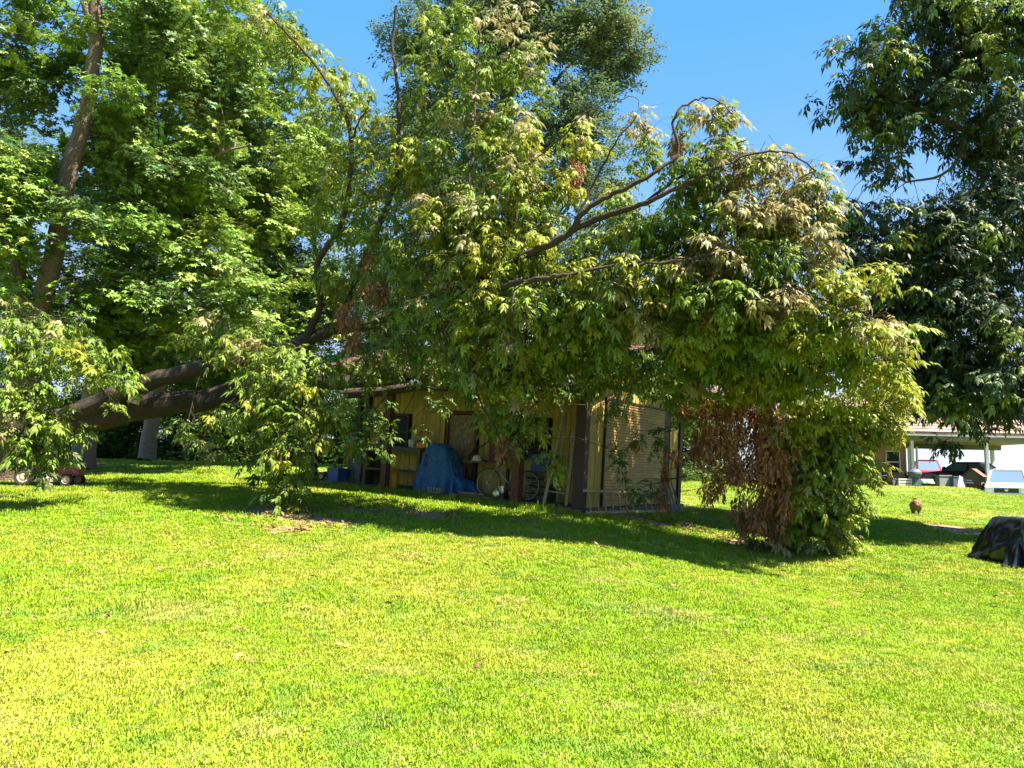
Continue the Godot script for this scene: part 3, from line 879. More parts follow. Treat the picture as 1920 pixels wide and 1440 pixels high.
func maple(called: String, label: String, trunk: Array, r0: float, r1: float, blobs: Array, cols: Array, sd: int, bark: Material, limbs := [], group := "", kind := "maple", per := 15, size := 1.0, clump := 0.75) -> void:
	rng.seed = sd
	var t := tree_node(called, label, "tree", group)
	var cr := Crown.new()
	var pts := PackedVector3Array()
	var rr := PackedFloat32Array()
	var foot := gd(trunk[0][0], trunk[0][2])
	pts.push_back(foot - Vector3(0, 0.15, 0)); rr.push_back(r0 * 1.35)
	pts.push_back(foot + Vector3(0, 0.25, 0)); rr.push_back(r0 * 1.08)
	for i in range(1, trunk.size()):
		pts.push_back(at(trunk[i][0], trunk[i][1], trunk[i][2]))
		rr.push_back(lerpf(r0, r1, float(i) / (trunk.size() - 1)))
	limb3(t, cr, "trunk", pts, rr, bark, 14, 0.015)
	for l in limbs:
		limb(t, cr, "branch", l[0], l[1], l[2], bark, 9, 0.02)
	auto_crown(cr, kind, blobs, per, cols, size, clump, 0.15, 0.016)
	finish(cr, t, bark)


func standing_trees() -> void:
	var L := Color(0.15, 0.265, 0.04)
	var L2 := Color(0.225, 0.34, 0.058)
	var Dk := Color(0.09, 0.165, 0.045)
	var grp := "leafy trees standing left of the shed"
	maple("maple_tree", "large forked tree at the left edge, brown trunk rising out of the picture", [[15, 890, 19.5], [35, 760, 19.5], [70, 600, 19.5], [100, 480, 19.5], [128, 330, 19.5], [163, 200, 19.5], [180, 70, 19.5], [178, -60, 19.6], [190, -250, 19.6]], 0.29, 0.12,
		[[30, 330, 18.6, 55, 70, 1.0, 12], [20, 470, 18.8, 30, 70, 1.0, 6], [60, 420, 22.0, 120, 160, 1.4, 24], [40, 120, 21.5, 110, 130, 1.6, 28], [260, 60, 21.0, 100, 110, 1.8, 22], [250, 330, 21.0, 90, 130, 1.4, 26], [190, 560, 21.0, 120, 70, 1.4, 16], [190, 170, 19.0, 25, 22, 0.4, 2], [160, 420, 19.0, 22, 18, 0.4, 2], [100, -150, 22.0, 250, 150, 1.5, 30]],
		[L, L2, L, Dk], 201, M.bark_grey,
		[[[[75, 590, 19.5], [38, 540, 19.5], [32, 480, 19.6], [0, 415, 19.8], [-40, 330, 20]], 0.2, 0.1], [[[125, 340, 19.5], [85, 355, 19.6], [40, 320, 19.7]], 0.1, 0.04], [[[180, 60, 19.5], [160, 10, 19.5], [140, -60, 19.5]], 0.14, 0.07], [[[185, 50, 19.5], [235, 40, 19.8], [290, 10, 20]], 0.07, 0.03]], grp)
	maple("maple_tree", "leafy tree whose pale trunk foot stands just behind the fallen log", [[155, 890, 23.5], [165, 790, 23.5], [195, 640, 23.5], [228, 500, 23.5], [256, 385, 23.5], [275, 250, 23.6], [290, 80, 23.7], [300, -100, 23.8]], 0.34, 0.1,
		[[300, 420, 22.8, 140, 130, 2.2, 40], [330, 220, 23.4, 140, 140, 2.2, 40], [380, 560, 22.8, 160, 90, 2.2, 34], [230, 620, 23.0, 130, 70, 2.0, 22], [360, 60, 23.6, 150, 110, 2.4, 32], [330, -120, 24.0, 200, 110, 3.0, 16]],
		[L, L2, L2, Dk], 202, M.bark_pale, [[[[230, 500, 23.5], [300, 440, 23.2], [380, 310, 22.8], [470, 270, 22.4]], 0.09, 0.03], [[[200, 620, 23.5], [300, 560, 23.0], [420, 500, 22.6]], 0.08, 0.03]], grp)
	maple("maple_tree", "leafy tree with slim pale trunk standing between the log and the hedge", [[276, 868, 30.0], [290, 760, 30.0], [315, 640, 30.0], [338, 510, 30.0], [365, 350, 30.0], [390, 150, 30.0], [400, -60, 30.0]], 0.31, 0.1,
		[[500, 420, 27.5, 120, 120, 2.4, 40], [520, 580, 27.0, 120, 80, 2.4, 30], [480, 250, 28.0, 120, 120, 2.6, 36], [440, 100, 29.0, 110, 110, 2.6, 26], [400, 660, 28.0, 170, 70, 2.4, 30]],
		[L2, L2, L, Dk], 203, M.bark_pale, [[[[338, 510, 30], [420, 420, 29], [520, 330, 28]], 0.1, 0.03]], grp, "maple", 17, 1.15, 0.9)
	var C := Color(0.11, 0.165, 0.07)
	var C2 := Color(0.16, 0.215, 0.095)
	maple("tall_tree", "tall dark green tree towering behind the shed, its top out of the picture", [[860, 880, 30.0], [870, 700, 30.0], [900, 480, 30.0], [930, 300, 30.0], [960, 120, 30.0], [985, -60, 30.0], [1000, -300, 30.0]], 0.45, 0.14,
		[[860, 100, 29.5, 140, 130, 2.6, 44], [1000, 60, 29.5, 150, 110, 2.6, 46], [1120, 60, 29.5, 90, 70, 2.0, 18], [1150, 120, 29.5, 65, 50, 1.6, 10], [840, 320, 29.5, 130, 130, 2.6, 40], [1000, 250, 29.5, 130, 120, 2.4, 36], [1110, 300, 29.2, 70, 90, 1.8, 16], [1160, 420, 29.2, 60, 70, 1.6, 8], [820, 520, 29.0, 160, 110, 2.6, 40], [1010, 500, 29.5, 150, 120, 2.6, 34], [950, -150, 30.0, 260, 120, 3.5, 40], [700, 640, 29.0, 150, 90, 2.6, 28], [930, 680, 29.0, 200, 90, 2.6, 28], [1180, 640, 29.0, 130, 100, 2.6, 18]],
		[C, C2, C], 204, M.bark_grey, [[[[930, 300, 30], [1020, 180, 29.6], [1100, 90, 29.4], [1180, 60, 29.2]], 0.1, 0.03], [[[900, 480, 30], [1000, 400, 29.5], [1100, 330, 29.2]], 0.1, 0.03], [[[930, 300, 30], [840, 180, 29.6], [800, 60, 29.4]], 0.1, 0.03]], "", "fine", 11, 1.2, 0.8)
	# the dark tree on the right, trunk outside the picture
	rng.seed = 205
	var t := tree_node("hickory_tree", "large dark leaved tree hanging over the right edge, mostly in its own shade", "tree")
	var cr := Crown.new()
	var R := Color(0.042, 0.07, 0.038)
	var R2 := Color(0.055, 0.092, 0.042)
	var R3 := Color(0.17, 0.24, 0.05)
	var foot := gd(2120, 19.0)
	limb3(t, cr, "trunk", PackedVector3Array([foot - Vector3(0, 0.2, 0), foot + Vector3(0, 0.4, 0), at(2125, 700, 19.0), at(2090, 400, 19.0), at(2050, 100, 19.0), at(2030, -250, 19)]), PackedFloat32Array([0.55, 0.42, 0.36, 0.3, 0.22, 0.1]), M.bark_grey, 14, 0.02)
	for e in [[[[2110, 600, 19], [1980, 560, 18.6], [1860, 520, 18.2], [1740, 480, 17.8]], 0.13, 0.03], [[[2090, 400, 19], [1950, 330, 18.6], [1820, 250, 18.2], [1680, 190, 18.0], [1600, 140, 18.0]], 0.14, 0.03], [[[2120, 700, 19], [1980, 690, 18.4], [1850, 720, 17.8], [1760, 760, 17.4]], 0.12, 0.03], [[[2060, 150, 19], [1950, 60, 18.8], [1800, 20, 18.5], [1700, -40, 18.4]], 0.12, 0.03], [[[1820, 250, 18.2], [1780, 320, 18], [1700, 340, 17.8], [1640, 310, 17.8]], 0.05, 0.015]]:
		limb(t, cr, "branch", e[0], e[1], e[2], M.bark_grey, 9, 0.03)
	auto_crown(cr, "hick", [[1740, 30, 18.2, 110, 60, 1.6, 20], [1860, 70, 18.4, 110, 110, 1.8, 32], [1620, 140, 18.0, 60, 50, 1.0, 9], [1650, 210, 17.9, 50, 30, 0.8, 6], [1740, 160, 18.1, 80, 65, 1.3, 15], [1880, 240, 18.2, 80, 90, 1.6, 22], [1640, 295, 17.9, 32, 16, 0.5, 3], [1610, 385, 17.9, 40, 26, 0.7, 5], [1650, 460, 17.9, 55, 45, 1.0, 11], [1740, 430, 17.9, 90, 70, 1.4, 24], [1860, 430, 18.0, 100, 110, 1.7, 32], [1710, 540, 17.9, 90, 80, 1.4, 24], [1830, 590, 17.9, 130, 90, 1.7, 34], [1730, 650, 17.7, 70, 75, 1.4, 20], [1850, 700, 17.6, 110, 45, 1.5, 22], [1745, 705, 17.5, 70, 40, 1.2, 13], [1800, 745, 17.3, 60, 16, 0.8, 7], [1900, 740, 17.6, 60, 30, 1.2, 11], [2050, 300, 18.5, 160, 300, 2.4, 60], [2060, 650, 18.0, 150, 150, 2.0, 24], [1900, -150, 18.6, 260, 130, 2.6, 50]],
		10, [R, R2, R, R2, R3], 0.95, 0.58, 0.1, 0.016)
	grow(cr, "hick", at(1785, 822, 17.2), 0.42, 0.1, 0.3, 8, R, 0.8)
	finish(cr, t, M.bark_grey)
	# the wood edge behind the lawn on the left
	rng.seed = 300
	var H := Color(0.06, 0.11, 0.024)
	var H2 := Color(0.09, 0.155, 0.03)
	var spots := [[-250, 47.0, "leaf-dense background tree furthest left beyond the lawn"], [-20, 44.0, "background tree seen between the two left trunks"], [210, 46.0, "dark background tree in the gap above the fallen log"], [350, 40.0, "slim trunked background tree right of the pale slim trunk"], [420, 45.0, "background tree behind the hanging leaf bunch"], [580, 43.0, "background tree seen above the left end of the shed"], [760, 47.0, "background tree directly behind the shed roof"], [1000, 50.0, "background tree behind the middle of the fallen crown"], [1230, 49.0, "background tree behind the right shed wall"]]
	for s in spots:
		var px: float = s[0]
		var d: float = s[1]
		var low := px > 900
		maple("wood_tree", s[2], [[px, 860, d], [px + 5, 700, d], [px + 10, 500, d], [px + 5, 320, d]] if not low else [[px, 860, d], [px + 5, 740, d], [px + 5, 640, d]], 0.22, 0.07,
			[[px, 560, d, 120, 150, 3.0, 26], [px + 20, 330, d, 110, 130, 3.0, 18], [px, 740, d, 120, 80, 2.6, 16]] if not low else [[px, 640, d, 110, 60, 3.0, 16], [px, 760, d, 110, 70, 3.0, 16]],
			[H2, H, H2], 301 + int(px), M.bark_grey, [], "trees of the wood edge behind the lawn", "fine", 14, 1.7, 1.5)
	var hedge := thing("undergrowth", "dark shrubby undergrowth along the wood edge behind the lawn", "undergrowth")
	hedge.set_meta("kind", "stuff")
	rng.seed = 320
	var hc := Crown.new()
	for i in 520:
		var px := rng.randf_range(-420, 1350)
		var d := rng.randf_range(40.0, 46.0)
		var p := gd(px, d)
		grow(hc, "fine", p + Vector3(0, 3.4 * pow(rng.randf(), 1.6), 0), 1.2, 0.6, 1.0, 14, H.lerp(H2, rng.randf()), 1.6)
	finish(hc, hedge, M.bark_grey)


# ------------------------------------------------------------------ the shed
func shed() -> void:
	rng.seed = 401
	var s := thing("shed", "olive yellow board shed with open porch and red brown posts, crushed under the fallen tree", "shed", shed_t)
	var b := MB.new()
	b.box(Vector3(-4.25, -0.32, -2.85), Vector3(8.7, 0.64, 5.9))
	put("floor", b, M.floor, s)
	for k in 2:
		b = MB.new()
		b.box(Vector3(-4.25, -0.1 - 0.2 * k, 0.14), Vector3(8.72, 0.185, 0.06))
		put("edge_board", b, M.plank, s)
	# porch floor planks
	for k in 8:
		b = MB.new()
		b.box(Vector3(-4.25, 0.012, 0.1 - 0.148 * k - 0.07), Vector3(8.6, 0.026, 0.14))
		put("plank", b, M.plank, s)
	# front wall: one board after another, cut round door and windows
	var zf := -1.2
	var holes := [[-4.72, -3.72, 0.0, 2.12], [-2.75, -1.58, 0.95, 2.0], [-7.0, -6.05, 0.98, 2.0]]
	var w := 0.165
	var n := int(7.55 / w)
	for i in n:
		var x0 := -0.02 - w * (i + 1)
		var spans := [[0.0, 2.72]]
		for h in holes:
			if x0 + w > h[0] and x0 < h[1]:
				spans = [[h[3], 2.72]] if h[2] <= 0.01 else [[0.0, h[2]], [h[3], 2.72]]
		for sp in spans:
			b = MB.new()
			b.box(Vector3(x0 + w * 0.5, (sp[0] + sp[1]) * 0.5, zf - 0.012 - 0.004 * (i % 3)), Vector3(w - 0.012, sp[1] - sp[0], 0.024))
			put("board", b, M.olive if i % 3 else M.olive_b, s)
	b = MB.new()
	b.box(Vector3(-5.8, 1.36, zf - 0.09), Vector3(2.1, 2.72, 0.06))
	b.box(Vector3(-7.28, 1.36, zf - 0.09), Vector3(0.52, 2.72, 0.06))
	b.box(Vector3(-6.52, 0.48, zf - 0.09), Vector3(0.95, 0.96, 0.06))
	b.box(Vector3(-3.2, 1.36, zf - 0.09), Vector3(0.9, 2.72, 0.06))
	b.box(Vector3(-0.8, 1.36, zf - 0.09), Vector3(1.5, 2.72, 0.06))
	b.box(Vector3(-2.15, 0.47, zf - 0.09), Vector3(1.2, 0.94, 0.06))
	b.box(Vector3(-3.8, 2.42, zf - 0.093), Vector3(7.5, 0.6, 0.06))
	put("wall_backing", b, M.dark_trim, s)
	# door
	b = MB.new()
	b.box(Vector3(-4.22, 1.01, zf - 0.03), Vector3(0.84, 2.0, 0.045))
	var door := put("door", b, M.door, s)
	b = MB.new()
	for e in [[-4.22, 1.5, 0.6, 0.85], [-4.22, 0.52, 0.6, 0.72]]:
		b.box(Vector3(e[0], e[1], zf - 0.002), Vector3(e[2], e[3], 0.012))
	put("door_panel", b, M.door, door)
	b = MB.new()
	b.lathe(Vector3(-4.57, 0.98, zf - 0.01), Vector3(0, 0, 1), [[0.0, 0.075], [0.028, 0.065], [0.032, 0.05], [0.012, 0.03], [0.012, 0.0], [0.03, 0.0]], 12)
	put("door_knob", b, M.steel, door)
	b = MB.new()
	for x in [-4.69, -3.75]: b.box(Vector3(x, 1.05, zf + 0.012), Vector3(0.09, 2.1, 0.05))
	b.box(Vector3(-4.22, 2.075, zf + 0.012), Vector3(0.85, 0.09, 0.05))
	put("door_frame", b, M.oxide, s)
	for h in holes.slice(1):
		var cx: float = (h[0] + h[1]) * 0.5
		var cy: float = (h[2] + h[3]) * 0.5
		var ww: float = h[1] - h[0]
		var hh: float = h[3] - h[2]
		b = MB.new()
		for sx in [-1, 1]: b.box(Vector3(cx + sx * (ww * 0.5 - 0.03), cy, zf + 0.008), Vector3(0.06, hh, 0.05))
		for sy in [-1, 1]: b.box(Vector3(cx, cy + sy * (hh * 0.5 - 0.03), zf + 0.008), Vector3(ww - 0.12, 0.06, 0.05))
		b.box(Vector3(cx, cy, zf + 0.004), Vector3(ww - 0.12, 0.035, 0.04))
		var win := put("window", b, M.dark_trim, s)
		b = MB.new()
		b.box(Vector3(cx, cy, zf - 0.03), Vector3(ww - 0.1, hh - 0.1, 0.01))
		put("pane", b, M.glass_dark, win)
	# right wall: boards, slatted shutter, boards
	var zz := -0.14
	var i2 := 0
	while zz > -5.55:
		var z1 := zz - w
		var lo := 0.0
		if z1 < -0.98 and zz > -4.8: lo = 2.5
		b = MB.new()
		b.box(Vector3(-0.02 - 0.004 * (i2 % 3), (lo + 2.72) * 0.5 - (0.1 if lo == 0.0 else 0.0), zz - w * 0.5), Vector3(0.024, 2.72 - lo + (0.2 if lo == 0.0 else 0.0), w - 0.012))
		put("board", b, M.olive if i2 % 3 else M.olive_b, s)
		zz = z1
		i2 += 1
	b = MB.new()
	b.box(Vector3(-0.1, 1.36, -2.85), Vector3(0.06, 2.7, 5.6))
	put("wall_backing", b, M.dark_trim, s)
	for k in 37:
		b = MB.new()
		var y := 0.03 + 0.0655 * k
		var x := 0.012
		# each slat tilts outward at its foot like a shutter lath
		b.box(Vector3(x, y + 0.03, -2.72), Vector3(0.016, 0.06, 3.42), Basis(Vector3(0, 0, 1), 0.24 + rng.randf_range(-0.03, 0.03)) * Basis(Vector3(1, 0, 0), rng.randf_range(-0.0008, 0.0008)))
		put("slat", b, M.slat if k % 3 else M.slat_b, s)
	b = MB.new()
	b.box(Vector3(0.005, 1.24, -0.995), Vector3(0.07, 2.52, 0.04))
	b.box(Vector3(0.005, 2.475, -2.72), Vector3(0.07, 0.05, 3.4))
	b.box(Vector3(-0.01, 1.24, -4.62), Vector3(0.05, 2.5, 0.34))
	put("shutter_frame", b, M.dark_trim, s)
	# back and left walls, hardly seen
	b = MB.new()
	b.box(Vector3(-3.8, 1.3, -5.6), Vector3(7.5, 2.75, 0.1))
	put("rear_wall", b, M.olive, s)
	b = MB.new()
	b.box(Vector3(-7.55, 1.3, -3.4), Vector3(0.1, 2.75, 4.3))
	put("side_wall", b, M.olive_b, s)
	# posts
	for p in [[-0.02, 0.0, 0.25, 0.2, M.dark_trim], [-1.62, 0.02, 0.2, 0.2, M.oxide], [-5.66, 0.02, 0.17, 0.17, M.oxide], [-8.35, 0.0, 0.15, 0.15, M.dark_trim], [-7.62, -1.2, 0.14, 0.14, M.dark_trim], [-0.05, -5.6, 0.2, 0.2, M.dark_trim], [-8.35, -1.6, 0.13, 0.13, M.dark_trim]]:
		b = MB.new()
		b.box(Vector3(p[0], 1.14, p[1]), Vector3(p[2], 2.78, p[3]))
		put("post", b, p[4], s)
	b = MB.new()
	b.box(Vector3(-4.2, 2.62, 0.02), Vector3(8.7, 0.2, 0.12))
	put("porch_beam", b, M.dark_trim, s)
	b = MB.new()
	b.box(Vector3(-4.2, 2.86, 0.56), Vector3(9.3, 0.2, 0.04))
	put("fascia", b, M.oxide, s)
	for k in 15:
		b = MB.new()
		b.bar(Vector3(-8.5 + 0.62 * k, 2.76, 0.5), Vector3(-8.5 + 0.62 * k, 3.9, -2.8), 0.05, 0.13)
		put("rafter", b, M.dark_trim, s)
	# roof: deck and shingle courses on both slopes
	var up := Vector3(0, 1.16, -3.4).normalized()
	b = MB.new()
	b.bar(Vector3(-4.2, 2.86, 0.62), Vector3(-4.2, 4.03, -2.82), 9.4, 0.03)
	b.bar(Vector3(-4.2, 4.03, -2.82), Vector3(-4.2, 2.9, -6.1), 9.4, 0.03)
	put("roof_deck", b, M.plank, s)
	for k in 16:
		var f := k / 16.0
		for side in [0, 1]:
			var p0 := Vector3(-4.2, 2.86, 0.66).lerp(Vector3(-4.2, 4.03, -2.82), f) if side == 0 else Vector3(-4.2, 2.9, -6.14).lerp(Vector3(-4.2, 4.03, -2.82), f)
			var p1 := Vector3(-4.2, 2.86, 0.66).lerp(Vector3(-4.2, 4.03, -2.82), f + 0.066) if side == 0 else Vector3(-4.2, 2.9, -6.14).lerp(Vector3(-4.2, 4.03, -2.82), f + 0.066)
			b = MB.new()
			b.bar(p0 + Vector3(0, 0.042, 0), p1 + Vector3(0, 0.026, 0), 9.44, 0.014)
			put("shingle_course", b, M.roof if k % 2 else M.roof_b, s)


# ------------------------------------------------------------------ draped covers
func drape(half_len: float, half_wid: float, top: Callable, folds: float, sd: int, steep := 3.2, flat := 0.55) -> ArrayMesh:
	var nz := FastNoiseLite.new()
	nz.seed = sd
	nz.frequency = 1.6
	var m := 96
	var lv := 26
	var grid := []
	for j in lv + 1:
		var row := PackedVector3Array()
		var t := float(j) / lv
		for i in m:
			var a := TAU * i / m
			var ca := cos(a)
			var sa := sin(a)
			var ox := half_len * signf(ca) * pow(absf(ca), 0.62)
			var oz := half_wid * signf(sa) * pow(absf(sa), 0.62)
			var spread := 1.0 - t
			var f := nz.get_noise_2d(cos(a) * 3.2 + 5.0, sin(a) * 3.2) * 0.65 + (0.9 - 1.5 * absf(sin(a * 5.5 + 3.0 * nz.get_noise_2d(ca * 2.0, sa * 2.0) + 1.2 * t))) * pow(spread, 0.8)
			var k := spread * (1.0 + folds * f * spread)
			var cx := ox * flat
			var x := cx * (1.0 - spread) + ox * k
			var z := oz * k + oz * (1.0 - spread) * maxf(0.0, flat - 0.5) * 0.8
			var h: float = top.call(clampf(x / half_len, -1.0, 1.0))
			var y := h * (1.0 - pow(spread, steep))
			y += folds * 0.16 * nz.get_noise_3d(x * 2.3, z * 2.3, y * 1.6) * (0.25 + 0.75 * spread) * minf(1.0, y * 4.0)
			x += folds * 0.2 * nz.get_noise_3d(x * 2.0 + 9.0, y * 2.0, z * 2.0) * minf(1.0, y * 3.0)
			if j == 0: y = maxf(0.0, 0.07 * nz.get_noise_1d(a * 6.0 + 3.0))
			row.push_back(Vector3(x, y, z))
		grid.push_back(row)
	var cap := PackedVector3Array()      # closes the top along its ridge
	for q in grid[lv]: cap.push_back(Vector3(q.x, q.y + 0.01, 0.0))
	grid.push_back(cap)
	lv += 1
	var st := SurfaceTool.new()
	st.begin(Mesh.PRIMITIVE_TRIANGLES)
	st.set_smooth_group(0)
	for j in lv:
		for i in m:
			var i2 := (i + 1) % m
			var A: PackedVector3Array = grid[j]
			var B: PackedVector3Array = grid[j + 1]
			for q in [A[i], A[i2], B[i2], A[i], B[i2], B[i]]:
				st.add_vertex(q)
	st.index()
	st.generate_normals()
	return st.commit()


func wheel(parent: Node3D, called: String, c: Vector3, axis: Vector3, R: float, w: float, tyre: Material, rim: Material) -> Node3D:
	var b := MB.new()
	var p := [[R * 0.62, -w * 0.45], [R * 0.9, -w * 0.5], [R, -w * 0.3], [R, w * 0.3], [R * 0.9, w * 0.5], [R * 0.62, w * 0.45]]
	b.lathe(c, axis, p, 24)
	var o := put(called, b, tyre, parent)
	b = MB.new()
	b.lathe(c, axis, [[0.0, w * 0.35], [R * 0.3, w * 0.38], [R * 0.5, w * 0.25], [R * 0.64, w * 0.42]], 16)
	b.lathe(c, -axis, [[0.0, w * 0.35], [R * 0.3, w * 0.38], [R * 0.5, w * 0.25], [R * 0.64, w * 0.42]], 16)
	put("rim", b, rim, o)
	return o


func bicycle() -> void:
	var t := thing("bicycle", "old silver bicycle with thin wheels standing behind the red brown porch post", "bicycle", porch(-2.1, 0.03, -0.28, 0.05) * Transform3D(Basis(Vector3(1, 0, 0), -0.08), Vector3.ZERO))
	for sg in [-1, 1]:
		var c := Vector3(0.53 * sg, 0.345, 0)
		var b := MB.new()
		b.ring(c, Vector3(0, 0, 1), 0.33, 0.017, 44, 8)
		var o := put("wheel", b, M.rubber, t)
		b = MB.new()
		b.ring(c, Vector3(0, 0, 1), 0.306, 0.0125, 44, 6)
		put("rim", b, M.alu, o)
		b = MB.new()
		b.cyl(c - Vector3(0, 0, 0.05), c + Vector3(0, 0, 0.05), 0.022, 0.022, 10)
		for k in 24:
			var a := TAU * k / 24
			b.cyl(c + Vector3(cos(a + 0.5) * 0.02, sin(a + 0.5) * 0.02, 0.03 * (1 if k % 2 else -1)), c + Vector3(cos(a), sin(a), 0) * 0.3, 0.0018, 0.0018, 4)
		put("spokes", b, M.steel, o)
	var hd := Vector3(-0.30, 0.86, 0)
	var hb := Vector3(-0.33, 0.73, 0)
	var bb := Vector3(0.12, 0.29, 0)
	var st := Vector3(0.26, 0.80, 0)
	var fr := MB.new()
	for e in [[hd, st, 0.017], [hb, bb, 0.02], [bb, st, 0.017], [hd + (hd - hb) * 0.2, hb - (hd - hb) * 0.2, 0.021]]:
		fr.cyl(e[0], e[1], e[2], e[2], 10)
	for z in [-0.05, 0.05]:
		fr.cyl(bb + Vector3(0, 0, z * 0.5), Vector3(0.53, 0.345, z), 0.011, 0.009, 8)
		fr.cyl(st + Vector3(0, -0.03, z * 0.3), Vector3(0.53, 0.345, z), 0.009, 0.008, 8)
	put("frame", fr, M.alu, t)
	var fk := MB.new()
	for z in [-0.05, 0.05]:
		fk.tube(PackedVector3Array([hb + Vector3(0, -0.02, z * 0.7), Vector3(-0.44, 0.52, z), Vector3(-0.53, 0.345, z)]), PackedFloat32Array([0.014, 0.012, 0.009]), 8)
	put("fork", fk, M.alu, t)
	var hbr := MB.new()
	hbr.cyl(hd, hd + Vector3(-0.03, 0.13, 0), 0.013, 0.013, 8)
	hbr.tube(PackedVector3Array([Vector3(-0.2, 1.0, -0.28), Vector3(-0.3, 1.02, -0.16), Vector3(-0.37, 1.0, 0), Vector3(-0.3, 1.02, 0.16), Vector3(-0.2, 1.0, 0.28)]), PackedFloat32Array([0.014, 0.012, 0.012, 0.012, 0.014]), 8)
	put("handlebar", hbr, M.alu, t)
	var sd := MB.new()
	sd.cyl(st, st + Vector3(0.045, 0.15, 0), 0.013, 0.013, 8)
	sd.tube(PackedVector3Array([Vector3(0.17, 0.965, 0), Vector3(0.27, 0.975, 0), Vector3(0.36, 0.985, 0), Vector3(0.43, 0.985, 0)]), PackedFloat32Array([0.022, 0.045, 0.075, 0.05]), 10)
	put("saddle", sd, M.black, t)
	var ck := MB.new()
	ck.lathe(bb + Vector3(0, 0, 0.05), Vector3(0, 0, 1), [[0.085, 0.0], [0.095, 0.003], [0.085, 0.006], [0.0, 0.006]], 20)
	ck.bar(bb + Vector3(0, 0, 0.06), bb + Vector3(0.1, -0.13, 0.06), 0.02, 0.012)
	ck.box(bb + Vector3(0.11, -0.14, 0.1), Vector3(0.09, 0.02, 0.07))
	ck.bar(bb + Vector3(0, 0, -0.06), bb + Vector3(-0.1, 0.13, -0.06), 0.02, 0.012)
	ck.box(bb + Vector3(-0.11, 0.14, -0.1), Vector3(0.09, 0.02, 0.07))
	put("crank", ck, M.steel_dark, t)


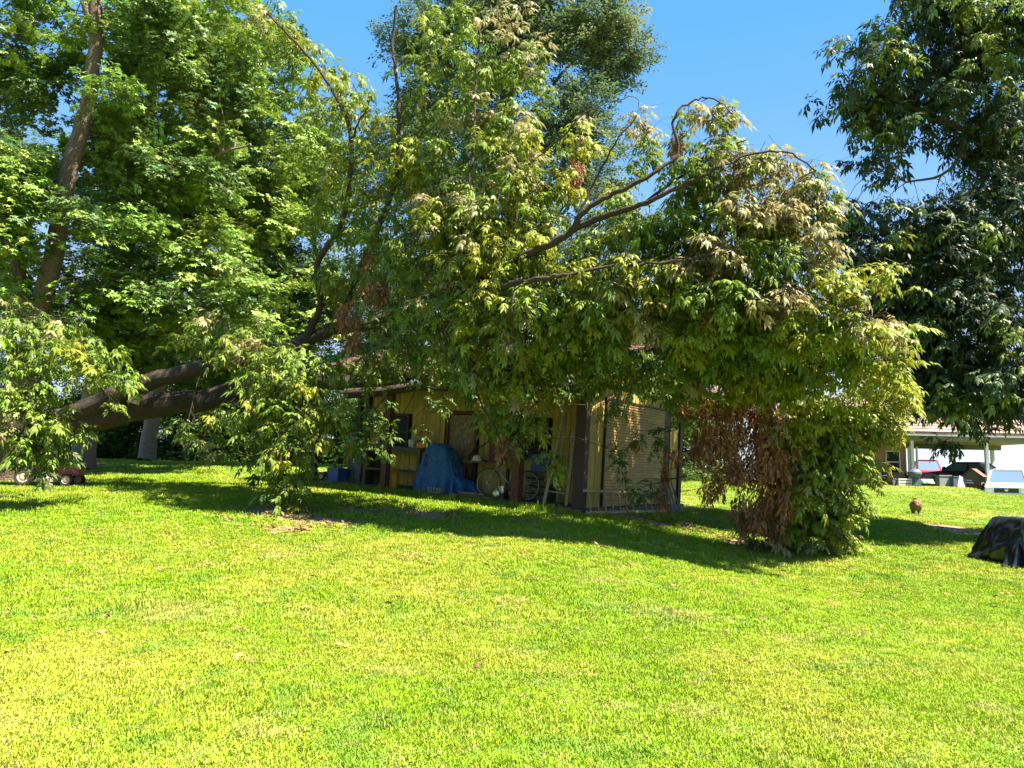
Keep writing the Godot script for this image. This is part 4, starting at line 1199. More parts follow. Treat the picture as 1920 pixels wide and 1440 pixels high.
func porch_things() -> void:
	# tarpaulin over something with a tall left end
	var tt := tag(part("blue_tarp", drape(0.72, 0.46, func(u: float) -> float:
		return 0.34 + 0.86 * (1.0 - smoothstep(-0.25, 0.75, u)) * smoothstep(-1.6, -0.62, u) + 0.08 * exp(-pow((u - 0.2) * 4.0, 2.0)), 0.34, 61, 4.5, 0.7), M.blue_tarp, self, porch(-4.05, 0.03, -0.5, 0.06)), "crumpled blue tarpaulin draped over something humped on the porch", "tarpaulin")
	bicycle()
	# stepladder
	var sl := thing("stepladder", "old pale stepladder standing on the porch beside the corner post", "stepladder", porch(-0.82, 0.02, -0.55, 0.12) * Transform3D(Basis(Vector3(0, 0, 1), -0.05), Vector3.ZERO))
	var H := 2.12
	for sx in [-1, 1]:
		var b := MB.new()
		b.bar(Vector3(0.27 * sx, 0, 0.24), Vector3(0.15 * sx, H, -0.12), 0.03, 0.075, Vector3(1, 0, 0))
		put("rail", b, M.alu_old, sl)
		b = MB.new()
		b.bar(Vector3(0.24 * sx, 0, -0.42), Vector3(0.14 * sx, H - 0.04, -0.2), 0.028, 0.05, Vector3(1, 0, 0))
		put("rear_leg", b, M.alu_old, sl)
	for k in 6:
		var f := 0.13 + 0.137 * k
		var b := MB.new()
		b.box(Vector3(0, H * f, lerpf(0.24, -0.12, f)), Vector3(2.0 * lerpf(0.27, 0.15, f) - 0.02, 0.025, 0.09))
		put("step", b, M.alu_old, sl)
	var cap := MB.new()
	cap.box(Vector3(0, H + 0.02, -0.16), Vector3(0.38, 0.045, 0.2))
	put("top_cap", cap, M.alu_old, sl)
	for k in 3:
		var b := MB.new()
		var f := 0.15 + 0.28 * k
		b.bar(Vector3(-lerpf(0.24, 0.14, f), H * f, lerpf(-0.42, -0.2, f)), Vector3(lerpf(0.24, 0.14, f), H * f, lerpf(-0.42, -0.2, f)), 0.02, 0.03)
		put("brace", b, M.alu_old, sl)
	# ladder lying on its edge along the shutter
	var ld := thing("ladder", "wooden ladder lying on its edge along the slatted shutter", "ladder", porch(0.2, -0.06, 0.12))
	for y in [0.02, 0.47]:
		var b := MB.new()
		b.bar(Vector3(0.03 if y < 0.1 else -0.06, y - 0.0, 0.0), Vector3(0.03 if y < 0.1 else -0.06, y - 0.1, -4.4), 0.03, 0.06)
		put("rail", b, M.alu_old, ld)
	for k in 12:
		var z := -0.22 - 0.36 * k
		var b := MB.new()
		b.cyl(Vector3(0.03, 0.02 + z * 0.0227, z), Vector3(-0.06, 0.47 + z * 0.0227, z), 0.02, 0.02, 8)
		put("rung", b, M.alu_old, ld)
	# short pickets leaning on the end of the wall
	for k in 4:
		var b := MB.new()
		b.bar(Vector3(0.32 + 0.02 * k, -0.12, -4.2 - 0.2 * k), Vector3(0.06, 0.62 + 0.09 * (k % 2), -4.25 - 0.2 * k), 0.012, 0.09, Vector3(0, 0, 1))
		tag(put("picket", b, M.plank, self, shed_t), ["nearest of the four weathered pickets leaning on the slatted wall", "second picket from the front at the slatted wall end", "third picket from the front at the slatted wall end", "farthest of the four weathered pickets at the wall corner"][k], "picket", "pickets leaning on the slatted wall")
	# boards leaning next to the stepladder
	for k in 2:
		var b := MB.new()
		b.bar(Vector3(-0.42 + 0.13 * k, 0.03, -0.78), Vector3(-0.40 + 0.13 * k, 2.0 - 0.28 * k, -1.14), 0.09, 0.025, Vector3(0, 0, 1))
		tag(put("loose_board", b, M.olive_b if k else M.plank_new, self, shed_t), ["tall loose board leaning on the wall right of the stepladder", "shorter loose board leaning between tall board and corner post"][k], "board")
	# workbench with shelf
	var wb := thing("workbench", "rough wooden workbench with lower shelf against the porch wall", "workbench", porch(-6.05, 0.03, -0.85))
	var b2 := MB.new()
	for k in 4:
		b2 = MB.new()
		b2.box(Vector3(0, 1.03, -0.225 + 0.15 * k), Vector3(2.1, 0.045, 0.143))
		put("top_plank", b2, M.plank, wb)
	for sx in [-1, 1]:
		for sz in [-1, 1]:
			b2 = MB.new()
			b2.box(Vector3(0.95 * sx, 0.5, 0.24 * sz), Vector3(0.09, 1.0, 0.09))
			put("leg", b2, M.plank, wb)
	b2 = MB.new()
	b2.box(Vector3(0, 0.42, 0), Vector3(1.95, 0.04, 0.5))
	put("shelf", b2, M.plank, wb)
	b2 = MB.new()
	b2.box(Vector3(0, 0.95, 0.27), Vector3(1.8, 0.11, 0.03))
	put("apron", b2, M.plank, wb)
	# cabinet
	var cb := thing("cabinet", "grey green metal cabinet left of the workbench on the porch", "cabinet", porch(-7.35, 0.03, -0.8))
	b2 = MB.new()
	b2.box(Vector3(0, 0.52, 0), Vector3(0.52, 1.04, 0.5))
	put("body", b2, M.grey_green, cb)
	for sx in [-1, 1]:
		b2 = MB.new()
		b2.box(Vector3(0.128 * sx, 0.53, 0.26), Vector3(0.245, 0.96, 0.02))
		var dr := put("door", b2, M.grey_green, cb)
		b2 = MB.new()
		b2.box(Vector3(0.03 * sx, 0.6, 0.28), Vector3(0.015, 0.12, 0.02))
		put("handle", b2, M.steel, dr)
	# on the bench
	var pl := thing("pail", "small white pail standing on the workbench", "pail", porch(-5.5, 1.085, -0.75))
	b2 = MB.new()
	b2.lathe(Vector3.ZERO, Vector3.UP, [[0.0, 0.0], [0.085, 0.0], [0.11, 0.2], [0.118, 0.205], [0.1, 0.2], [0.08, 0.02], [0.0, 0.02]], 20)
	put("body", b2, M.white, pl)
	b2 = MB.new()
	b2.ring(Vector3(0, 0.15, 0.02), Vector3(0, 0.5, 0.9).normalized(), 0.115, 0.004, 24, 5)
	put("handle", b2, M.steel, pl)
	var dm := thing("kettle", "dull grey kettle next to the white pail on the workbench", "kettle", porch(-5.28, 1.085, -0.85))
	b2 = MB.new()
	b2.lathe(Vector3.ZERO, Vector3.UP, [[0.0, 0.0], [0.13, 0.0], [0.145, 0.06], [0.12, 0.16], [0.05, 0.21], [0.02, 0.215], [0.02, 0.24], [0.0, 0.245]], 20)
	put("body", b2, M.grey_metal, dm)
	b2 = MB.new()
	b2.tube(PackedVector3Array([Vector3(0.12, 0.06, 0), Vector3(0.2, 0.12, 0), Vector3(0.23, 0.19, 0)]), PackedFloat32Array([0.03, 0.022, 0.016]), 8)
	put("spout", b2, M.grey_metal, dm)
	var ot := thing("chainsaw", "orange power tool lying on the right end of the workbench", "power tool", porch(-5.08, 1.085, -0.72, 0.2))
	b2 = MB.new()
	b2.box(Vector3(-0.04, 0.07, 0), Vector3(0.26, 0.12, 0.16))
	b2.box(Vector3(0.04, 0.15, 0), Vector3(0.14, 0.05, 0.12))
	put("housing", b2, M.orange, ot)
	b2 = MB.new()
	b2.tube(PackedVector3Array([Vector3(-0.18, 0.06, 0), Vector3(-0.24, 0.15, 0), Vector3(-0.1, 0.2, 0), Vector3(0.06, 0.19, 0)]), PackedFloat32Array([0.016, 0.016, 0.016, 0.016]), 8)
	put("handle", b2, M.black, ot)
	b2 = MB.new()
	b2.bar(Vector3(0.08, 0.06, 0.05), Vector3(0.42, 0.06, 0.05), 0.012, 0.075)
	put("guide_bar", b2, M.steel, ot)
	# yellow fuel can behind the left porch post
	var jc := thing("fuel_can", "yellow fuel can with red cap behind the left porch post", "fuel can", porch(-5.72, 0.03, -0.3))
	b2 = MB.new()
	var pr := [[0.0, 0.0], [0.16, 0.0], [0.165, 0.05], [0.165, 0.3], [0.13, 0.38], [0.04, 0.41], [0.0, 0.41]]
	b2.lathe(Vector3.ZERO, Vector3.UP, pr, 20)
	for i in b2.v.size(): b2.v[i] = Vector3(b2.v[i].x * 1.3, b2.v[i].y, b2.v[i].z * 0.8)
	put("body", b2, M.yellow, jc)
	b2 = MB.new()
	b2.cyl(Vector3(0.12, 0.36, 0), Vector3(0.14, 0.44, 0), 0.035, 0.032, 12)
	put("cap", b2, M.red_plastic, jc)
	b2 = MB.new()
	b2.tube(PackedVector3Array([Vector3(-0.13, 0.36, 0), Vector3(-0.08, 0.45, 0), Vector3(0.04, 0.45, 0), Vector3(0.08, 0.39, 0)]), PackedFloat32Array([0.018, 0.018, 0.018, 0.018]), 8)
	put("handle", b2, M.yellow, jc)
	# block with holes at the porch edge
	var bk := thing("concrete_block", "pale hollow block lying on the porch edge before the blue tarpaulin", "block", porch(-3.92, 0.03, 0.08, 0.05))
	b2 = MB.new()
	b2.box(Vector3(0, 0.015, 0), Vector3(0.38, 0.03, 0.14))
	b2.box(Vector3(0, 0.115, 0), Vector3(0.38, 0.03, 0.14))
	for k in 5: b2.box(Vector3(-0.172 + 0.086 * k, 0.065, 0), Vector3(0.035, 0.07, 0.138))
	b2.box(Vector3(0, 0.065, -0.05), Vector3(0.3, 0.069, 0.03))
	put("body", b2, M.concrete, bk)
	# planks on the porch floor by the bicycle
	for k in 3:
		b2 = MB.new()
		b2.box(Vector3(0, 0.022, 0), Vector3([0.95, 1.1, 0.7][k], 0.04, 0.15))
		tag(put("timber", b2, [M.plank_new, M.plank, M.plank_new][k], self, porch([-3.0, -2.75, -2.95][k], [0.03, 0.03, 0.075][k], [-0.1, 0.07, -0.12][k], [0.04, -0.03, 0.1][k])), ["new looking timber on the porch floor under the bicycle wheel", "grey timber along the porch edge below the bicycle", "short timber lying across the other two below the bicycle"][k], "timber")
	# low table behind the bicycle
	var tb := thing("side_table", "dark low table against the porch wall behind the bicycle", "table", porch(-3.0, 0.03, -0.88))
	b2 = MB.new()
	b2.box(Vector3(0, 0.8, 0), Vector3(1.4, 0.04, 0.5))
	put("table_top", b2, M.plank, tb)
	for sx in [-1, 1]:
		for sz in [-1, 1]:
			b2 = MB.new()
			b2.box(Vector3(0.64 * sx, 0.39, 0.2 * sz), Vector3(0.06, 0.78, 0.06))
			put("leg", b2, M.dark_trim, tb)
	var hm := thing("helmet", "round white hard hat on the low table by the door", "helmet", porch(-3.35, 0.85, -0.75))
	b2 = MB.new()
	b2.lathe(Vector3.ZERO, Vector3.UP, [[0.165, 0.0], [0.17, 0.008], [0.125, 0.02], [0.115, 0.07], [0.09, 0.12], [0.05, 0.148], [0.0, 0.155]], 20)
	put("shell", b2, M.white, hm)
	b2 = MB.new()
	b2.tube(PackedVector3Array([Vector3(0, 0.045, 0.125), Vector3(0, 0.135, 0.07), Vector3(0, 0.162, 0), Vector3(0, 0.135, -0.07), Vector3(0, 0.045, -0.125)]), PackedFloat32Array([0.01, 0.012, 0.012, 0.012, 0.01]), 6)
	put("ridge", b2, M.white, hm)
	b2 = MB.new()
	var hp := smooth_path(PackedVector3Array([Vector3(-0.45, 0.84, 0), Vector3(-0.3, 0.86, 0), Vector3(-0.08, 0.74, 0), Vector3(0.0, 0.55, 0), Vector3(-0.15, 0.42, 0), Vector3(-0.42, 0.3, 0), Vector3(-0.58, 0.1, 0), Vector3(-0.5, 0.018, 0), Vector3(0.1, 0.018, 0)]), PackedFloat32Array([0.018, 0.018, 0.018, 0.018, 0.018, 0.018, 0.018, 0.018, 0.018]), 5)
	b2.tube(hp[0], hp[1], 8)
	tag(put("bent_pipe", b2, M.steel_dark, self, porch(-3.2, 0.85, -1.0)), "dark bent metal pipe curving up beside the porch door", "pipe")
	var cs := thing("chest", "dark red wooden chest on the low table below the window", "chest", porch(-2.68, 0.85, -0.9))
	b2 = MB.new()
	b2.box(Vector3(0, 0.22, 0), Vector3(0.55, 0.44, 0.4))
	put("body", b2, M.dark_red, cs)
	b2 = MB.new()
	b2.box(Vector3(0, 0.47, 0.0), Vector3(0.58, 0.06, 0.43))
	put("lid", b2, M.dark_red, cs)
	b2 = MB.new()
	b2.box(Vector3(0, 0.42, 0.212), Vector3(0.06, 0.08, 0.015))
	put("latch", b2, M.steel, cs)
	# blue cooler on a crate behind the post
	var cr := thing("crate", "dark slatted crate standing on the porch behind the bicycle saddle", "crate", porch(-1.55, 0.03, -0.9))
	for k in 4:
		for sz in [-1, 1]:
			b2 = MB.new()
			b2.box(Vector3(0, 0.09 + 0.17 * k, 0.2 * sz), Vector3(0.6, 0.13, 0.02))
			put("slat", b2, M.plank, cr)
	for sx in [-1, 1]:
		b2 = MB.new()
		b2.box(Vector3(0.29 * sx, 0.34, 0), Vector3(0.03, 0.68, 0.38))
		put("end_panel", b2, M.plank, cr)
	b2 = MB.new()
	b2.box(Vector3(0, 0.69, 0), Vector3(0.62, 0.03, 0.42))
	put("lid", b2, M.plank, cr)
	var co := thing("cooler", "blue cooler box with pale lid on the slatted crate", "cooler", porch(-1.5, 0.735, -0.88))
	b2 = MB.new()
	b2.box(Vector3(0, 0.16, 0), Vector3(0.5, 0.32, 0.34))
	put("body", b2, M.blue_plastic, co)
	b2 = MB.new()
	b2.box(Vector3(0, 0.35, 0), Vector3(0.53, 0.06, 0.37))
	put("lid", b2, M.blue_plastic, co)
	# small engine on the floor by the post
	var en := thing("small_engine", "small greasy engine on the porch floor left of the middle post", "engine", porch(-2.05, 0.03, 0.0))
	b2 = MB.new()
	b2.box(Vector3(0, 0.08, 0), Vector3(0.26, 0.16, 0.2))
	put("block", b2, M.steel_dark, en)
	b2 = MB.new()
	for k in 6: b2.box(Vector3(0.04, 0.18 + 0.022 * k, 0), Vector3(0.15, 0.01, 0.15))
	b2.cyl(Vector3(0.04, 0.16, 0), Vector3(0.04, 0.31, 0), 0.05, 0.05, 12)
	put("cooling_fins", b2, M.steel, en)
	b2 = MB.new()
	b2.lathe(Vector3(-0.06, 0.13, 0.1), Vector3(0, 0, 1), [[0.0, 0.05], [0.05, 0.05], [0.09, 0.03], [0.095, 0.0], [0.0, 0.0]], 18)
	put("flywheel_cover", b2, M.steel, en)
	# left end of the porch: mower and tub
	var mw := thing("push_mower", "black push mower standing at the open left end of the porch", "lawn mower", porch(-8.1, 0.03, -0.5, 0.3))
	b2 = MB.new()
	b2.lathe(Vector3(0, 0.1, 0), Vector3.UP, [[0.27, 0.0], [0.28, 0.1], [0.24, 0.14], [0.0, 0.15]], 22)
	put("deck", b2, M.black, mw)
	b2 = MB.new()
	b2.cyl(Vector3(0, 0.24, 0), Vector3(0, 0.36, 0), 0.12, 0.13, 16)
	b2.box(Vector3(0.1, 0.3, 0.05), Vector3(0.14, 0.1, 0.16))
	put("motor", b2, M.steel_dark, mw)
	for sx in [-1, 1]:
		for sz in [-1, 1]:
			wheel(mw, "wheel", Vector3(0.24 * sx, 0.1, 0.24 * sz), Vector3(0, 0, 1), 0.1, 0.05, M.rubber, M.white)
	b2 = MB.new()
	for sz in [-1, 1]:
		b2.cyl(Vector3(0.22, 0.2, 0.2 * sz), Vector3(0.95, 0.95, 0.2 * sz), 0.012, 0.012, 8)
	b2.cyl(Vector3(0.95, 0.95, -0.2), Vector3(0.95, 0.95, 0.2), 0.013, 0.013, 8)
	put("handle", b2, M.steel_dark, mw)
	var tub := thing("storage_tub", "blue plastic tub full of odds at the left porch end", "tub", porch(-7.72, 0.03, 0.0, -0.1) * Transform3D(Basis(), Vector3(0, 0, -0.28)))
	b2 = MB.new()
	for f in 4:
		var bb := Basis(Vector3.UP, f * PI / 2)
		var hw := 0.21 if f % 2 == 0 else 0.16
		var dp := 0.16 if f % 2 == 0 else 0.21
		b2.quad(bb * Vector3(-hw, 0, dp), bb * Vector3(hw, 0, dp), bb * Vector3(hw * 1.18, 0.36, dp * 1.18), bb * Vector3(-hw * 1.18, 0.36, dp * 1.18))
		b2.quad(bb * Vector3(hw * 0.95, 0.02, dp * 0.93), bb * Vector3(-hw * 0.95, 0.02, dp * 0.93), bb * Vector3(-hw * 1.12, 0.36, dp * 1.12), bb * Vector3(hw * 1.12, 0.36, dp * 1.12))
		b2.box(bb * Vector3(0, 0.36, dp * 1.2), Vector3(hw * 2.44, 0.025, 0.035), bb)
	b2.box(Vector3(0, 0.01, 0), Vector3(0.4, 0.02, 0.3))
	put("body", b2, M.blue_plastic, tub)
	b2 = MB.new()
	b2.bar(Vector3(-0.1, 0.1, 0), Vector3(-0.16, 0.52, 0.02), 0.05, 0.04)
	b2.bar(Vector3(0.06, 0.1, 0.05), Vector3(0.12, 0.46, 0.0), 0.06, 0.05)
	b2.cyl(Vector3(0.0, 0.1, -0.05), Vector3(-0.02, 0.44, -0.04), 0.05, 0.05, 10)
	put("contents", b2, M.slate_blue, tub)


# ------------------------------------------------------------------ lawn things
func nets(bones: Array, k: float, cell: float, rough: float) -> ArrayMesh:
	# smooth union of tapered capsules [a, b, ra, rb], meshed as surface nets
	var lo := Vector3.ONE * 1e9
	var hi := -lo
	for e in bones:
		for q in 2:
			var r: float = e[2 + q] + 0.06
			lo = lo.min(e[q] - Vector3.ONE * r)
			hi = hi.max(e[q] + Vector3.ONE * r)
	var nx := int((hi.x - lo.x) / cell) + 2
	var ny := int((hi.y - lo.y) / cell) + 2
	var nz := int((hi.z - lo.z) / cell) + 2
	var f := PackedFloat32Array()
	f.resize(nx * ny * nz)
	for z in nz:
		for y in ny:
			for x in nx:
				var p := lo + Vector3(x, y, z) * cell
				var d := 10.0
				for e in bones:
					var a: Vector3 = e[0]
					var ab: Vector3 = e[1] - a
					var h := clampf((p - a).dot(ab) / maxf(ab.length_squared(), 1e-6), 0.0, 1.0)
					var dd := (p - a - ab * h).length() - lerpf(e[2], e[3], h)
					var m := clampf(0.5 + 0.5 * (d - dd) / k, 0.0, 1.0)
					d = lerpf(d, dd, m) - k * m * (1.0 - m)
				f[(z * ny + y) * nx + x] = d + rough * n_fine.get_noise_3d(p.x * 60.0, p.y * 40.0, p.z * 60.0)
	var st := SurfaceTool.new()
	st.begin(Mesh.PRIMITIVE_TRIANGLES)
	var id := {}
	var cnt := 0
	for z in nz - 1:
		for y in ny - 1:
			for x in nx - 1:
				var s := Vector3.ZERO
				var c := 0
				for e in [[0, 0, 0, 1, 0, 0], [0, 1, 0, 1, 1, 0], [0, 0, 1, 1, 0, 1], [0, 1, 1, 1, 1, 1], [0, 0, 0, 0, 1, 0], [1, 0, 0, 1, 1, 0], [0, 0, 1, 0, 1, 1], [1, 0, 1, 1, 1, 1], [0, 0, 0, 0, 0, 1], [1, 0, 0, 1, 0, 1], [0, 1, 0, 0, 1, 1], [1, 1, 0, 1, 1, 1]]:
					var fa := f[((z + e[2]) * ny + y + e[1]) * nx + x + e[0]]
					var fb := f[((z + e[5]) * ny + y + e[4]) * nx + x + e[3]]
					if (fa < 0.0) != (fb < 0.0):
						s += Vector3(e[0], e[1], e[2]).lerp(Vector3(e[3], e[4], e[5]), fa / (fa - fb))
						c += 1
				if c:
					id[(z * ny + y) * nx + x] = cnt
					cnt += 1
					st.add_vertex(lo + (Vector3(x, y, z) + s / c) * cell)
	var off := [1, nx, nx * ny]
	for z in range(1, nz - 1):
		for y in range(1, ny - 1):
			for x in range(1, nx - 1):
				var i := (z * ny + y) * nx + x
				for ax in 3:
					var fa := f[i]
					var fb := f[i + off[ax]]
					if (fa < 0.0) == (fb < 0.0): continue
					var u: int = off[(ax + 1) % 3]
					var w: int = off[(ax + 2) % 3]
					var q := [id[i], id[i - u], id[i - u - w], id[i - w]]
					if fa < 0.0: q.reverse()
					for e in [0, 1, 2, 0, 2, 3]: st.add_index(q[e])
	st.generate_normals()
	return st.commit()


func dog() -> void:
	var t := thing("dog", "fluffy tan dog walking on the shaded lawn towards the viewer", "dog", on_ground(1718, 24.0, -0.42, 0.01))
	# faces +z, towards the camera; head carried low
	var bones := [
		[Vector3(0, 0.31, -0.30), Vector3(0, 0.315, 0.08), 0.14, 0.165], [Vector3(0, 0.30, 0.05), Vector3(0, 0.29, 0.14), 0.165, 0.14],
		[Vector3(0, 0.32, 0.12), Vector3(0, 0.36, 0.28), 0.13, 0.105], [Vector3(0, 0.365, 0.29), Vector3(0, 0.35, 0.33), 0.095, 0.08],
		[Vector3(0, 0.325, 0.36), Vector3(0, 0.305, 0.44), 0.05, 0.036],
		[Vector3(0.065, 0.43, 0.27), Vector3(0.085, 0.475, 0.27), 0.032, 0.012], [Vector3(-0.065, 0.43, 0.27), Vector3(-0.085, 0.475, 0.27), 0.032, 0.012],
		[Vector3(0.09, 0.25, 0.1), Vector3(0.085, 0.13, 0.08), 0.06, 0.036], [Vector3(0.085, 0.13, 0.08), Vector3(0.085, 0.03, 0.09), 0.034, 0.032], [Vector3(0.085, 0.02, 0.1), Vector3(0.085, 0.02, 0.13), 0.034, 0.026],
		[Vector3(-0.09, 0.25, 0.12), Vector3(-0.085, 0.14, 0.15), 0.06, 0.036], [Vector3(-0.085, 0.14, 0.15), Vector3(-0.085, 0.03, 0.18), 0.034, 0.032], [Vector3(-0.085, 0.02, 0.19), Vector3(-0.085, 0.02, 0.22), 0.034, 0.026],
		[Vector3(0.09, 0.27, -0.3), Vector3(0.09, 0.17, -0.24), 0.085, 0.045], [Vector3(0.09, 0.17, -0.24), Vector3(0.085, 0.12, -0.33), 0.04, 0.03], [Vector3(0.085, 0.12, -0.33), Vector3(0.085, 0.02, -0.31), 0.03, 0.03],
		[Vector3(-0.09, 0.27, -0.3), Vector3(-0.09, 0.17, -0.3), 0.085, 0.045], [Vector3(-0.09, 0.17, -0.3), Vector3(-0.085, 0.12, -0.39), 0.04, 0.03], [Vector3(-0.085, 0.12, -0.39), Vector3(-0.085, 0.02, -0.37), 0.03, 0.03],
		[Vector3(0, 0.38, -0.4), Vector3(0.02, 0.47, -0.44), 0.05, 0.055], [Vector3(0.02, 0.47, -0.44), Vector3(0.04, 0.5, -0.32), 0.055, 0.035]]
	part("body", nets(bones, 0.05, 0.02, 0.014), M.fur, t)
	var b := MB.new()
	b.lathe(Vector3(0, 0.315, 0.465), Vector3(0, 0, 1), [[0.02, -0.015], [0.018, 0.005], [0.0, 0.012]], 10)
	put("nose", b, M.black, t)
	for sx in [-1, 1]:
		b = MB.new()
		b.lathe(Vector3(0.042 * sx, 0.378, 0.4), Vector3(0.2 * sx, 0.1, 1).normalized(), [[0.014, -0.012], [0.012, 0.004], [0.0, 0.009]], 8)
		put("eye", b, M.black, t)
	b = MB.new()
	b.lathe(Vector3(0, 0.283, 0.40), Vector3(0, -1, 0.2).normalized(), [[0.035, 0.0], [0.025, 0.016], [0.0, 0.022]], 10)
	put("muzzle", b, M.fur_dark, t)


func lawn_things() -> void:
	dog()
	tag(part("black_tarp", drape(1.15, 0.75, func(u: float) -> float:
		return 0.2 + 0.66 * smoothstep(-1.05, -0.62, u) * (1.0 - 0.15 * smoothstep(0.5, 1.1, u)) + 0.04 * sin(u * 9.0), 0.3, 71, 4.5, 0.82), M.black_tarp, self, on_ground(1960, 14.6, 0.15, 0.02)), "shiny black tarpaulin thrown over a bulky thing at the right edge of the lawn", "tarpaulin")
	# red ride-on mower under the leaves on the left
	var g := thing("ride_on_mower", "red ride-on mower half hidden under hanging leaves at far left", "lawn mower", on_ground(92, 18.6, 0.15).scaled_local(Vector3.ONE * 0.85))
	var b := MB.new()
	var pts := [Vector3(0.2, 0.3, 0), Vector3(0.85, 0.3, 0), Vector3(0.88, 0.5, 0), Vector3(0.75, 0.62, 0), Vector3(0.25, 0.68, 0)]
	for i in pts.size():
		var a: Vector3 = pts[i]
		var c: Vector3 = pts[(i + 1) % pts.size()]
		b.quad(a + Vector3(0, 0, 0.24), c + Vector3(0, 0, 0.24), c - Vector3(0, 0, 0.24), a - Vector3(0, 0, 0.24))
	for i in range(1, 4):
		b.tri(pts[0] + Vector3(0, 0, 0.24), pts[i] + Vector3(0, 0, 0.24), pts[i + 1] + Vector3(0, 0, 0.24))
		b.tri(pts[0] - Vector3(0, 0, 0.24), pts[i + 1] - Vector3(0, 0, 0.24), pts[i] - Vector3(0, 0, 0.24))
	put("hood", b, M.mower_red, g)
	b = MB.new()
	b.box(Vector3(-0.35, 0.36, 0), Vector3(0.75, 0.14, 0.7))
	b.box(Vector3(-0.45, 0.48, 0), Vector3(0.5, 0.1, 0.5))
	put("rear_body", b, M.mower_red, g)
	b = MB.new()
	b.box(Vector3(-0.35, 0.58, 0), Vector3(0.4, 0.1, 0.44))
	b.box(Vector3(-0.55, 0.74, 0), Vector3(0.09, 0.34, 0.44), Basis(Vector3(0, 0, 1), 0.2))
	put("seat", b, M.black, g)
	b = MB.new()
	b.lathe(Vector3(-0.05, 0.12, 0), Vector3.UP, [[0.52, 0.0], [0.53, 0.1], [0.46, 0.15], [0.0, 0.16]], 26)
	put("mower_deck", b, M.grey_metal, g)
	b = MB.new()
	b.cyl(Vector3(0.22, 0.66, 0), Vector3(0.08, 0.84, 0), 0.02, 0.02, 8)
	b.ring(Vector3(0.07, 0.86, 0), Vector3(-0.6, 0.8, 0).normalized(), 0.16, 0.016, 24, 6)
	put("steering_wheel", b, M.black, g)
	for e in [[-0.5, 0.25, 0.25, 0.2], [0.62, 0.18, 0.18, 0.14]]:
		for sz in [-1, 1]:
			wheel(g, "wheel", Vector3(e[0], e[1], 0.42 * sz), Vector3(0, 0, 1), e[2], e[3], M.rubber, M.tan_wheel)


# ------------------------------------------------------------------ the house and its yard
func slab(b: MB, prof: Array, hw: float, taper: float) -> void:
	# a side profile (x along, y up) drawn out across the width; the upper edges come in by taper
	var c := Vector3.ZERO
	var L := PackedVector3Array()
	var R := PackedVector3Array()
	for p in prof:
		var w: float = hw - taper * clampf((p[1] - 0.6) / 0.6, 0.0, 1.0)
		L.push_back(Vector3(p[0], p[1], w))
		R.push_back(Vector3(p[0], p[1], -w))
		c += Vector3(p[0], p[1], 0)
	c /= prof.size()
	var n := prof.size()
	for i in n:
		var j := (i + 1) % n
		b.quad(L[i], R[i], R[j], L[j])
		b.tri(c + Vector3(0, 0, hw), L[i], L[j])
		b.tri(c - Vector3(0, 0, hw), R[j], R[i])


